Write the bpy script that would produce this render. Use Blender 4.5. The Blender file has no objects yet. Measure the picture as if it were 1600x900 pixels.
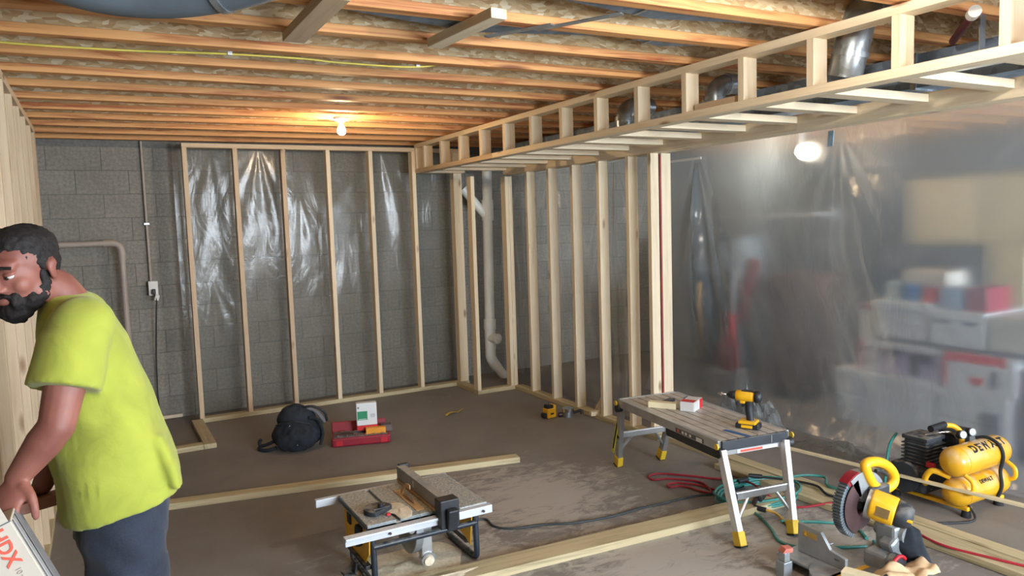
import bpy, bmesh, math, random
import numpy as np
from mathutils import Matrix, Vector, Euler, noise

random.seed(7)
rnd = random.Random(11)
SC = bpy.context.scene
COL = SC.collection
PI = math.pi

# ---------------------------------------------------------------- camera
F, YAW, PIT, ROL = 1162.93, 0.506, -0.0867, -0.0319
CX, CY, CZ = -0.6781, -6.8791, 1.6449
cam_d = bpy.data.cameras.new('camera')
cam = bpy.data.objects.new('camera', cam_d)
COL.objects.link(cam)
cam_d.sensor_width = 36.0
cam_d.lens = F / 1600.0 * 36.0
cam_d.clip_start = 0.05
fw = Vector((math.sin(YAW) * math.cos(PIT), math.cos(YAW) * math.cos(PIT), math.sin(PIT)))
rt = Vector((math.cos(YAW), -math.sin(YAW), 0))
up = rt.cross(fw)
r2 = rt * math.cos(ROL) + up * math.sin(ROL)
u2 = -rt * math.sin(ROL) + up * math.cos(ROL)
cm = Matrix((r2, u2, -fw)).transposed().to_4x4()
cm.translation = (CX, CY, CZ)
cam.matrix_world = cm
SC.camera = cam

# ---------------------------------------------------------------- world, exposure
SC.view_settings.view_transform = 'Standard'
SC.view_settings.look = 'None'
SC.view_settings.gamma = 1.0
SC.view_settings.use_curve_mapping = False
SC.view_settings.exposure = 1.12
wd = bpy.data.worlds.new('world')
SC.world = wd
wd.use_nodes = True
wd.node_tree.nodes['Background'].inputs[0].default_value = (0.55, 0.62, 0.75, 1)
wd.node_tree.nodes['Background'].inputs[1].default_value = 0.25
SC.cycles.use_denoising = True
SC.cycles.max_bounces = 8
SC.cycles.transparent_max_bounces = 12
SC.cycles.sample_clamp_indirect = 4.0

BULB_NEAR = 70.0     # emission strength of the bulb just above the frame
BULB_BACK = 40.0
BULB_STORE = 60.0
WINDOW_FILL_POWER = 190.0
STORE_FILL_POWER = 270.0


def area_light(name, loc, rot, sx, sy, power, col):
    l = bpy.data.lights.new(name, 'AREA')
    l.shape = 'RECTANGLE'
    l.size = sx
    l.size_y = sy
    l.energy = power
    l.color = col
    o = bpy.data.objects.new(name, l)
    o.location = loc
    o.rotation_euler = rot
    COL.objects.link(o)
    return o


area_light('added_window_fill', (2.0, -9.45, 1.6), (math.radians(90), 0, 0), 2.4, 1.3, WINDOW_FILL_POWER, (0.80, 0.90, 1.0))  # unseen source, added as cool fill from behind the camera
area_light('added_window_fill', (5.7, -9.3, 1.6), (math.radians(90), 0, 0), 1.8, 1.3, STORE_FILL_POWER, (0.74, 0.86, 1.0))  # second unseen source, added to brighten the boxes behind the curtain

# ---------------------------------------------------------------- materials


def lin(c):
    out = []
    for v in c[:3]:
        v = v / 255.0
        out.append(v / 12.92 if v <= 0.04045 else ((v + 0.055) / 1.055) ** 2.4)
    return tuple(out) + (1.0,)


MATS = {}


class NT:
    def __init__(s, name):
        s.m = bpy.data.materials.new(name)
        s.m.use_nodes = True
        s.t = s.m.node_tree
        s.n = s.t.nodes
        s.b = s.n['Principled BSDF']
        s.out = s.n['Material Output']
        MATS[name] = s.m

    def add(s, ty, **kw):
        n = s.n.new(ty)
        for k, v in kw.items():
            if k.startswith('i_'):
                key = k[2:]
                key = int(key) if key.isdigit() else key.replace('_', ' ')
                n.inputs[key].default_value = v
            else:
                setattr(n, k, v)
        return n

    def link(s, a, b):
        s.t.links.new(a, b)

    def ramp(s, fac, stops):
        r = s.add('ShaderNodeValToRGB')
        el = r.color_ramp.elements
        while len(el) < len(stops):
            el.new(0.5)
        for e, (p, c) in zip(el, stops):
            e.position = p
            e.color = c
        s.link(fac, r.inputs[0])
        return r.outputs[0]

    def mix(s, fac, a, b, mode='MIX'):
        m = s.add('ShaderNodeMix', data_type='RGBA', blend_type=mode)
        for v, i in ((fac, 0), (a, 6), (b, 7)):
            if isinstance(v, (int, float, tuple)):
                m.inputs[i].default_value = v
            else:
                s.link(v, m.inputs[i])
        return m.outputs[2]

    def bump(s, h, st, dist=0.01):
        b = s.add('ShaderNodeBump')
        b.inputs['Strength'].default_value = st
        b.inputs['Distance'].default_value = dist
        s.link(h, b.inputs['Height'])
        s.link(b.outputs[0], s.b.inputs['Normal'])
        return b


def plain(name, c, rough=0.5, metal=0.0, var=0.12, scale=12.0, bump=0.0, coat=0.0, dust=0.0):
    t = NT(name)
    tc = t.add('ShaderNodeTexCoord')
    nz = t.add('ShaderNodeTexNoise', i_Scale=scale, i_Detail=5.0)
    t.link(tc.outputs['Object'], nz.inputs['Vector'])
    a = lin([min(255, v * (1 - var)) for v in c])
    b = lin([min(255, v * (1 + var)) for v in c])
    col = t.ramp(nz.outputs[0], [(0.3, a), (0.7, b)])
    if dust:
        n2 = t.add('ShaderNodeTexNoise', i_Scale=scale * 2.2, i_Detail=8.0)
        t.link(tc.outputs['Object'], n2.inputs['Vector'])
        geo = t.add('ShaderNodeNewGeometry')
        sep = t.add('ShaderNodeSeparateXYZ')
        t.link(geo.outputs['Normal'], sep.inputs[0])
        ma = t.add('ShaderNodeMath', operation='MULTIPLY')
        mr = t.ramp(n2.outputs[0], [(0.42, (0, 0, 0, 1)), (0.6, (dust, dust, dust, 1))])
        cl = t.add('ShaderNodeClamp')
        t.link(sep.outputs[2], cl.inputs[0])
        t.link(mr, ma.inputs[0])
        t.link(cl.outputs[0], ma.inputs[1])
        col = t.mix(ma.outputs[0], col, lin((212, 202, 182)))
    t.link(col, t.b.inputs['Base Color'])
    t.b.inputs['Roughness'].default_value = rough
    t.b.inputs['Metallic'].default_value = metal
    if coat:
        t.b.inputs['Coat Weight'].default_value = coat
    if bump:
        t.bump(nz.outputs[0], bump, 0.004)
    return t.m


def wood(name, light, dark, knot, rough=0.62, kscale=3.2):
    """lumber whose grain runs along the object's own Z"""
    t = NT(name)
    tc = t.add('ShaderNodeTexCoord')
    oi = t.add('ShaderNodeObjectInfo')
    off = t.add('ShaderNodeCombineXYZ')
    mul = t.add('ShaderNodeMath', operation='MULTIPLY')
    mul.inputs[1].default_value = 37.0
    t.link(oi.outputs['Random'], mul.inputs[0])
    for i in range(3):
        t.link(mul.outputs[0], off.inputs[i])
    ad = t.add('ShaderNodeVectorMath', operation='ADD')
    t.link(tc.outputs['Object'], ad.inputs[0])
    t.link(off.outputs[0], ad.inputs[1])
    mp = t.add('ShaderNodeMapping')
    mp.inputs['Scale'].default_value = (30, 30, 1.6)
    t.link(ad.outputs[0], mp.inputs[0])
    g = t.add('ShaderNodeTexNoise', i_Scale=1.0, i_Detail=6.0, i_Roughness=0.65, i_Distortion=0.6)
    t.link(mp.outputs[0], g.inputs['Vector'])
    col = t.ramp(g.outputs[0], [(0.32, lin(dark)), (0.52, lin(light)), (0.75, lin([min(255, v * 1.04) for v in light]))])
    # knots
    mp2 = t.add('ShaderNodeMapping')
    mp2.inputs['Scale'].default_value = (9, 9, kscale)
    t.link(ad.outputs[0], mp2.inputs[0])
    vo = t.add('ShaderNodeTexVoronoi', i_Scale=1.0)
    t.link(mp2.outputs[0], vo.inputs['Vector'])
    kf = t.ramp(vo.outputs['Distance'], [(0.07, (1, 1, 1, 1)), (0.19, (0, 0, 0, 1))])
    ks = t.add('ShaderNodeSeparateColor')
    t.link(vo.outputs['Color'], ks.inputs[0])
    kf = t.mix(1.0, kf, t.ramp(ks.outputs[0], [(0.34, (0, 0, 0, 1)), (0.40, (0.85, 0.85, 0.85, 1))]), 'MULTIPLY')
    col = t.mix(kf, col, lin(knot))
    # whole-piece tone
    tone = t.ramp(oi.outputs['Random'], [(0.0, (0.86, 0.84, 0.82, 1)), (0.5, (1, 0.98, 0.95, 1)), (1.0, (1.0, 0.98, 0.95, 1))])
    col = t.mix(1.0, col, tone, 'MULTIPLY')
    t.link(col, t.b.inputs['Base Color'])
    t.b.inputs['Roughness'].default_value = rough
    t.bump(g.outputs[0], 0.15, 0.003)
    return t.m


PINE = wood('pine_lumber', (232, 217, 188), (218, 198, 166), (136, 96, 64))
PINEW = wood('warm_pine_lumber', (206, 184, 154), (190, 164, 132), (118, 78, 50))
TREAT = wood('treated_lumber', (200, 188, 152), (160, 148, 114), (104, 78, 50), kscale=2.0)
FLANGE = wood('joist_flange', (222, 164, 104), (166, 84, 44), (110, 46, 28), kscale=1.4)


def osb(name):
    t = NT(name)
    tc = t.add('ShaderNodeTexCoord')
    oi = t.add('ShaderNodeObjectInfo')
    n0 = t.add('ShaderNodeTexNoise', i_Scale=4.0, i_Detail=2.0)
    t.link(tc.outputs['Object'], n0.inputs['Vector'])
    mixv = t.add('ShaderNodeVectorMath', operation='MULTIPLY_ADD')
    mixv.inputs[1].default_value = (0.08, 0.08, 0.08)
    t.link(n0.outputs[1], mixv.inputs[0])
    t.link(tc.outputs['Object'], mixv.inputs[2])
    ad = t.add('ShaderNodeVectorMath', operation='ADD')
    t.link(mixv.outputs[0], ad.inputs[0])
    t.link(oi.outputs['Random'], ad.inputs[1])
    mp = t.add('ShaderNodeMapping')
    mp.inputs['Rotation'].default_value = (0.5, 0.7, 0.6)
    mp.inputs['Scale'].default_value = (26, 50, 80)
    t.link(ad.outputs[0], mp.inputs[0])
    vo = t.add('ShaderNodeTexVoronoi', i_Scale=1.0)
    t.link(mp.outputs[0], vo.inputs['Vector'])
    sep = t.add('ShaderNodeSeparateColor')
    t.link(vo.outputs['Color'], sep.inputs[0])
    col = t.ramp(sep.outputs[0], [(0.0, lin((186, 150, 104))), (0.35, lin((210, 180, 134))), (0.7, lin((222, 198, 154))), (0.95, lin((244, 230, 196)))])
    nz = t.add('ShaderNodeTexNoise', i_Scale=3.0, i_Detail=3.0)
    t.link(tc.outputs['Object'], nz.inputs['Vector'])
    col = t.mix(t.ramp(nz.outputs[0], [(0.35, (0.25, 0.25, 0.25, 1)), (0.7, (0, 0, 0, 1))]), col, lin((160, 118, 76)))
    t.link(col, t.b.inputs['Base Color'])
    t.b.inputs['Roughness'].default_value = 0.7
    t.bump(sep.outputs[1], 0.3, 0.004)
    return t.m


OSB = osb('strand_board')


def floor_mat():
    t = NT('concrete_floor')
    tc = t.add('ShaderNodeTexCoord')
    n1 = t.add('ShaderNodeTexNoise', i_Scale=1.1, i_Detail=8.0, i_Roughness=0.6)
    n2 = t.add('ShaderNodeTexNoise', i_Scale=9.0, i_Detail=8.0, i_Roughness=0.7)
    n3 = t.add('ShaderNodeTexNoise', i_Scale=60.0, i_Detail=4.0)
    mp = t.add('ShaderNodeMapping')
    mp.inputs['Scale'].default_value = (5.5, 12, 1)
    mp.inputs['Rotation'].default_value = (0, 0, 0.5)
    t.link(tc.outputs['Object'], mp.inputs[0])
    n4 = t.add('ShaderNodeTexNoise', i_Scale=1.0, i_Detail=9.0, i_Roughness=0.78, i_Distortion=0.8)
    t.link(mp.outputs[0], n4.inputs['Vector'])
    for n in (n1, n2, n3):
        t.link(tc.outputs['Object'], n.inputs['Vector'])
    c = t.ramp(n1.outputs[0], [(0.3, lin((114, 109, 105))), (0.7, lin((138, 134, 129)))])
    c = t.mix(t.ramp(n2.outputs[0], [(0.45, (0, 0, 0, 1)), (0.75, (0.5, 0.5, 0.5, 1))]), c, lin((146, 140, 132)))
    # sawdust dragged around the saws: a region of its own
    sx = t.add('ShaderNodeSeparateXYZ')
    t.link(tc.outputs['Object'], sx.inputs[0])

    def region(cx, cy, r):
        v = t.add('ShaderNodeVectorMath', operation='DISTANCE')
        v.inputs[1].default_value = (cx, cy, 0)
        t.link(tc.outputs['Object'], v.inputs[0])
        return t.ramp(v.outputs['Value'], [(0.0, (1, 1, 1, 1)), (min(1.0, r), (0, 0, 0, 1))])
    a = region(0.65, -3.7, 0.85)
    b = region(1.6, -4.2, 1.0)
    d = region(2.3, -4.4, 0.9)
    e = region(1.5, -3.1, 1.0)
    mx = t.mix(1.0, t.mix(1.0, a, b, 'LIGHTEN'), t.mix(1.0, d, e, 'LIGHTEN'), 'LIGHTEN')
    m = t.add('ShaderNodeMath', operation='MULTIPLY_ADD')
    t.link(mx, m.inputs[0])
    m.inputs[1].default_value = 0.36
    t.link(n4.outputs[0], m.inputs[2])
    dust = t.ramp(m.outputs[0], [(0.62, (0, 0, 0, 1)), (0.76, (0.85, 0.85, 0.85, 1))])
    c = t.mix(dust, c, lin((180, 175, 166)))
    t.link(c, t.b.inputs['Base Color'])
    rr = t.ramp(n2.outputs[0], [(0.3, (0.55, 0.55, 0.55, 1)), (0.7, (0.8, 0.8, 0.8, 1))])
    t.link(rr, t.b.inputs['Roughness'])
    t.bump(n3.outputs[0], 0.12, 0.004)
    return t.m


FLOORM = floor_mat()


def block_mat(name, c, var=0.1):
    t = NT(name)
    tc = t.add('ShaderNodeTexCoord')
    oi = t.add('ShaderNodeObjectInfo')
    nz = t.add('ShaderNodeTexNoise', i_Scale=45.0, i_Detail=6.0)
    n2 = t.add('ShaderNodeTexNoise', i_Scale=3.0, i_Detail=5.0)
    t.link(tc.outputs['Object'], nz.inputs['Vector'])
    geo = t.add('ShaderNodeNewGeometry')
    t.link(geo.outputs['Position'], n2.inputs['Vector'])
    a = t.ramp(nz.outputs[0], [(0.3, lin([v * (1 - var) for v in c])), (0.7, lin([v * (1 + var) for v in c]))])
    tone = t.ramp(oi.outputs['Random'], [(0, (0.92, 0.92, 0.92, 1)), (1, (1.06, 1.06, 1.06, 1))])
    a = t.mix(1.0, a, tone, 'MULTIPLY')
    a = t.mix(t.ramp(n2.outputs[0], [(0.45, (0, 0, 0, 1)), (0.8, (0.35, 0.35, 0.35, 1))]), a, lin([v * 0.72 for v in c]))
    t.link(a, t.b.inputs['Base Color'])
    t.b.inputs['Roughness'].default_value = 0.9
    t.bump(nz.outputs[0], 0.25, 0.005)
    return t.m


BLOCKM = block_mat('concrete_block', (134, 130, 121))
MORTAR = block_mat('mortar', (112, 112, 108))


def galv(name, c=(184, 194, 200), rough=0.33):
    t = NT(name)
    tc = t.add('ShaderNodeTexCoord')
    vo = t.add('ShaderNodeTexVoronoi', i_Scale=22.0)
    t.link(tc.outputs['Object'], vo.inputs['Vector'])
    sep = t.add('ShaderNodeSeparateColor')
    t.link(vo.outputs['Color'], sep.inputs[0])
    t.link(t.ramp(sep.outputs[0], [(0, lin([v * 0.86 for v in c])), (1, lin([v * 1.06 for v in c]))]), t.b.inputs['Base Color'])
    t.b.inputs['Metallic'].default_value = 0.85
    t.b.inputs['Roughness'].default_value = rough
    t.bump(sep.outputs[1], 0.06, 0.004)
    return t.m


GALV = galv('galvanised_steel')
GALVD = galv('galvanised_duct', (148, 166, 184), 0.6)
GALVD.node_tree.nodes['Principled BSDF'].inputs['Metallic'].default_value = 0.35
ALU = plain('brushed_aluminium', (196, 200, 202), 0.34, 0.75, 0.05, 8)
ALUB = plain('bright_aluminium', (222, 224, 226), 0.4, 0.35, 0.04, 8)
DECKM = plain('dusty_aluminium_deck', (186, 182, 176), 0.5, 0.3, 0.10, 14, dust=0.25)
CAST = plain('cast_aluminium', (160, 166, 170), 0.45, 0.55, 0.08, 10, dust=0.35)
CASTD = plain('dusty_grey_table', (140, 150, 154), 0.55, 0.2, 0.08, 40, dust=0.75)
RAILM = plain('silver_rail', (205, 212, 220), 0.42, 0.25, 0.03, 8)
YEL = plain('tool_yellow', (238, 182, 30), 0.38, 0, 0.05, 6, dust=0.1)
YELD = plain('tank_yellow', (226, 170, 34), 0.32, 0, 0.06, 5, dust=0.75, coat=0.2)
YELF = plain('foot_yellow', (226, 190, 50), 0.5, 0, 0.05, 10)
BLK = plain('black_plastic', (34, 37, 42), 0.5, 0, 0.15, 12)
BLKD = plain('dusty_black_plastic', (44, 48, 54), 0.6, 0, 0.15, 12, dust=0.3)
BLKT = plain('black_tube', (36, 46, 58), 0.4, 0, 0.12, 14, dust=0.25)
RUB = plain('black_rubber', (26, 28, 30), 0.75)
DKBLUE = plain('dark_blue_cloth', (30, 36, 44), 0.9, 0, 0.2, 26, bump=0.4)
GREYC = plain('grey_mesh_cloth', (112, 112, 114), 0.85, 0, 0.1, 40)
PVC = plain('white_pvc', (232, 233, 226), 0.35, 0, 0.03, 5)
PVCD = plain('dull_pvc', (168, 156, 144), 0.5, 0, 0.05, 6)
WHT = plain('white_plastic', (222, 222, 218), 0.45, 0, 0.03, 6)
CARDW = plain('white_carton', (214, 216, 218), 0.6, 0, 0.03, 5)
CARDB = plain('cream_carton', (196, 188, 174), 0.6, 0, 0.03, 5)
CARD = plain('brown_cardboard', (176, 140, 100), 0.8, 0, 0.05, 5)
BEIGE = plain('beige_panel', (190, 176, 136), 0.7, 0, 0.04, 3)
RED = plain('red_plastic', (186, 34, 48), 0.4, 0, 0.06, 6)
REDD = plain('dark_red_plastic', (140, 26, 44), 0.42, 0, 0.06, 6)
REDP = plain('red_print', (206, 36, 44), 0.55, 0, 0.03, 6)
REDO = plain('orange_red_print', (222, 96, 78), 0.55, 0, 0.03, 6)
GREENP = plain('green_print', (40, 140, 96), 0.55, 0, 0.03, 6)
BLUEP = plain('blue_print', (44, 96, 150), 0.55, 0, 0.03, 6)
GREYP = plain('grey_print', (96, 98, 104), 0.6, 0, 0.03, 6)
PURP = plain('mauve_print', (138, 120, 146), 0.6, 0, 0.25, 9)
ORANGE = plain('orange_box', (226, 150, 40), 0.5, 0, 0.05, 8)
BEAMR = plain('red_oxide_paint', (96, 34, 32), 0.55, 0, 0.12, 6)
TEAL = plain('teal_rubber_hose', (40, 128, 122), 0.42, 0, 0.06, 6, dust=0.15)
REDC = plain('red_cord', (164, 36, 52), 0.5, 0, 0.06, 6)
GREYB = plain('black_cord', (48, 56, 60), 0.5, 0, 0.1, 6)
ORCORD = plain('amber_cord', (206, 160, 70), 0.5, 0, 0.1, 6)
YCABLE = plain('yellow_cable', (206, 190, 84), 0.5, 0, 0.06, 8)
STEEL = plain('dark_blade_steel', (92, 72, 74), 0.42, 0.7, 0.15, 10)
CHROME = plain('chrome_steel', (210, 214, 218), 0.18, 1.0, 0.03, 6)
WOODP = plain('plywood_insert', (206, 168, 120), 0.6, 0, 0.08, 10)
SAWD = plain('sawdust', (232, 220, 194), 0.95, 0, 0.06, 60, bump=0.6)
CREAM = plain('cream_timber', (228, 216, 180), 0.6, 0, 0.04, 10)
LABELW = plain('white_label', (226, 228, 228), 0.5, 0, 0.02, 4)
BROWNP = plain('rust_brown_panel', (92, 66, 54), 0.7, 0, 0.08, 3)
DARKP = plain('dark_appliance', (52, 58, 66), 0.5, 0, 0.08, 3)
EXPL = plain('dull_green_glove', (112, 122, 116), 0.8, 0, 0.08, 20)
BOOTM = plain('tan_boot_leather', (104, 78, 54), 0.7, 0, 0.1, 12)
SOLE = plain('boot_sole', (40, 36, 32), 0.8)
GLASSM = plain('meter_glass', (200, 206, 210), 0.2)


def emit(name, c, s):
    t = NT(name)
    e = t.add('ShaderNodeEmission')
    e.inputs[0].default_value = c
    e.inputs[1].default_value = s
    t.link(e.outputs[0], t.out.inputs[0])
    return t.m


def plastic_sheet(name, haze, gloss, c=(196, 204, 206), blur=0.0, rough=0.18, bumpst=0.5, scale=5.0, glossc=0.8):
    t = NT(name)
    tc = t.add('ShaderNodeTexCoord')
    mp = t.add('ShaderNodeMapping')
    mp.inputs['Scale'].default_value = (2.6, 2.6, 1.0)
    t.link(tc.outputs['Object'], mp.inputs[0])
    n1 = t.add('ShaderNodeTexNoise', i_Scale=scale, i_Detail=7.0, i_Roughness=0.55, i_Distortion=1.6)
    t.link(mp.outputs[0], n1.inputs['Vector'])
    bp = t.add('ShaderNodeBump')
    bp.inputs['Strength'].default_value = bumpst
    bp.inputs['Distance'].default_value = 0.03
    t.link(n1.outputs[0], bp.inputs['Height'])
    tr = t.add('ShaderNodeBsdfTransparent')
    tr.inputs[0].default_value = (0.93, 0.95, 0.96, 1)
    df = t.add('ShaderNodeBsdfDiffuse')
    df.inputs[0].default_value = lin(c)
    tl = t.add('ShaderNodeBsdfTranslucent')
    tl.inputs[0].default_value = lin(c)
    gl = t.add('ShaderNodeBsdfGlossy')
    gl.inputs['Roughness'].default_value = rough
    gl.inputs[0].default_value = (glossc, glossc, glossc, 1)
    for s in (df, tl, gl):
        t.link(bp.outputs[0], s.inputs['Normal'])
    hz = t.add('ShaderNodeMixShader')
    hz.inputs[0].default_value = 0.5
    t.link(df.outputs[0], hz.inputs[1])
    t.link(tl.outputs[0], hz.inputs[2])
    base = tr.outputs[0]
    if blur > 0:
        rf = t.add('ShaderNodeBsdfRefraction')
        rf.inputs['IOR'].default_value = 1.07
        rf.inputs['Roughness'].default_value = 0.6
        rf.inputs[0].default_value = (0.93, 0.95, 0.96, 1)
        m0 = t.add('ShaderNodeMixShader')
        m0.inputs[0].default_value = blur
        t.link(tr.outputs[0], m0.inputs[1])
        t.link(rf.outputs[0], m0.inputs[2])
        base = m0.outputs[0]
    m1 = t.add('ShaderNodeMixShader')
    nz = t.add('ShaderNodeTexNoise', i_Scale=2.0, i_Detail=4.0)
    t.link(tc.outputs['Object'], nz.inputs['Vector'])
    hf = t.ramp(nz.outputs[0], [(0.3, (haze * 0.75,) * 3 + (1,)), (0.7, (haze * 1.25,) * 3 + (1,))])
    t.link(hf, m1.inputs[0])
    t.link(base, m1.inputs[1])
    t.link(hz.outputs[0], m1.inputs[2])
    m2 = t.add('ShaderNodeMixShader')
    fr = t.add('ShaderNodeFresnel')
    fr.inputs[0].default_value = 1.45
    t.link(bp.outputs[0], fr.inputs['Normal'])
    mu = t.add('ShaderNodeMath', operation='MULTIPLY')
    mu.inputs[1].default_value = gloss
    t.link(fr.outputs[0], mu.inputs[0])
    mn = t.add('ShaderNodeMath', operation='MINIMUM')
    mn.inputs[1].default_value = 0.05 + gloss * 0.12
    t.link(mu.outputs[0], mn.inputs[0])
    t.link(mn.outputs[0], m2.inputs[0])
    t.link(m1.outputs[0], m2.inputs[1])
    t.link(gl.outputs[0], m2.inputs[2])
    t.link(m2.outputs[0], t.out.inputs[0])
    return t.m


POLYC = plastic_sheet('hazy_poly_curtain', 0.34, 1.5, c=(168, 182, 192), blur=0.8, rough=0.15, bumpst=0.12, scale=3.0)
POLYW = plastic_sheet('clear_poly_on_wall', 0.22, 0.9, c=(172, 172, 160), rough=0.16, bumpst=0.18, scale=2.5)
POLYF = plastic_sheet('crumpled_poly', 0.42, 1.6, c=(170, 178, 182), blur=0.2, rough=0.15, bumpst=0.8, scale=9)


def cloth(name, c, var=0.08, fold=0.5, scale=7.0, weave=0.0, dark=None):
    t = NT(name)
    tc = t.add('ShaderNodeTexCoord')
    n1 = t.add('ShaderNodeTexNoise', i_Scale=scale, i_Detail=5.0, i_Distortion=1.0)
    n2 = t.add('ShaderNodeTexNoise', i_Scale=240.0, i_Detail=2.0)
    for n in (n1, n2):
        t.link(tc.outputs['Object'], n.inputs['Vector'])
    col = t.ramp(n1.outputs[0], [(0.3, lin([v * (1 - var) for v in c])), (0.7, lin([min(255, v * (1 + var)) for v in c]))])
    if weave:
        col = t.mix(t.ramp(n2.outputs[0], [(0.4, (0, 0, 0, 1)), (0.6, (weave,) * 3 + (1,))]), col, lin(dark or [v * 1.4 for v in c]))
    t.link(col, t.b.inputs['Base Color'])
    t.b.inputs['Roughness'].default_value = 0.9
    if 'Sheen Weight' in t.b.inputs:
        t.b.inputs['Sheen Weight'].default_value = 0.15
    t.bump(n1.outputs[0], fold, 0.02)
    return t.m


SHIRT = cloth('yellow_green_jersey', (158, 166, 62), 0.05, 0.25, 9.0)
JEANS = cloth('dark_blue_denim', (31, 39, 52), 0.18, 0.4, 6.0, 0.25, (50, 60, 78))


def skin_mat():
    t = NT('skin')
    tc = t.add('ShaderNodeTexCoord')
    n1 = t.add('ShaderNodeTexNoise', i_Scale=9.0, i_Detail=5.0)
    t.link(tc.outputs['Object'], n1.inputs['Vector'])
    col = t.ramp(n1.outputs[0], [(0.3, lin((122, 72, 62))), (0.7, lin((152, 98, 84)))])
    # ink on the left forearm
    v = t.add('ShaderNodeVectorMath', operation='DISTANCE')
    v.inputs[1].default_value = (-0.84, -4.79, 1.145)
    t.link(tc.outputs['Object'], v.inputs[0])
    a = t.ramp(v.outputs['Value'], [(0.035, (1, 1, 1, 1)), (0.06, (0, 0, 0, 1))])
    n2 = t.add('ShaderNodeTexNoise', i_Scale=55.0, i_Detail=3.0)
    t.link(tc.outputs['Object'], n2.inputs['Vector'])
    b = t.ramp(n2.outputs[0], [(0.42, (0, 0, 0, 1)), (0.52, (0.55, 0.55, 0.55, 1))])
    col = t.mix(t.mix(1.0, a, b, 'MULTIPLY'), col, lin((70, 66, 78)))
    t.link(col, t.b.inputs['Base Color'])
    t.b.inputs['Roughness'].default_value = 0.55
    t.b.inputs['Subsurface Weight'].default_value = 0.06
    t.b.inputs['Subsurface Scale'].default_value = 0.02
    return t.m


SKIN = skin_mat()
HAIR = plain('dark_brown_hair', (24, 20, 20), 0.75, 0, 0.35, 90, bump=0.8)
EYEW = plain('eye_white', (210, 205, 200), 0.3)
EYED = plain('eye_iris', (46, 34, 28), 0.25)

# ---------------------------------------------------------------- building helpers
WM = {}


def wm(o):
    return WM.get(o.name, Matrix.Identity(4))


def link(o, parent=None, world=None):
    """link o; world is its world matrix (defaults to the parent's)"""
    COL.objects.link(o)
    if world is None:
        world = wm(parent) if parent else Matrix.Identity(4)
    if parent:
        o.parent = parent
        o.matrix_parent_inverse = Matrix.Identity(4)
        o.matrix_basis = wm(parent).inverted() @ world
    else:
        o.matrix_basis = world
    WM[o.name] = world.copy()
    return o


def tag(o, label=None, cat=None, group=None, kind=None):
    if label:
        o['label'] = label
    if cat:
        o['category'] = cat
    if group:
        o['group'] = group
    if kind:
        o['kind'] = kind
    return o


def thing(name, label, cat, loc=(0, 0, 0), rz=0.0, group=None, kind=None):
    o = bpy.data.objects.new(name, None)
    o.empty_display_size = 0.1
    link(o, None, Matrix.Translation(loc) @ Matrix.Rotation(rz, 4, 'Z'))
    return tag(o, label, cat, group, kind)


def M4(loc=(0, 0, 0), rot=(0, 0, 0), s=None):
    m = Matrix.Translation(loc) @ Euler(rot, 'XYZ').to_matrix().to_4x4()
    if s:
        m = m @ Matrix.Diagonal((s[0], s[1], s[2], 1))
    return m


def frame(z, x=None):
    """rotation matrix whose Z column is z"""
    z = Vector(z).normalized()
    if x is None:
        x = Vector((1, 0, 0)) if abs(z.x) < 0.9 else Vector((0, 1, 0))
    x = Vector(x)
    x = (x - z * x.dot(z)).normalized()
    y = z.cross(x)
    return Matrix((x, y, z)).transposed().to_4x4()


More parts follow.
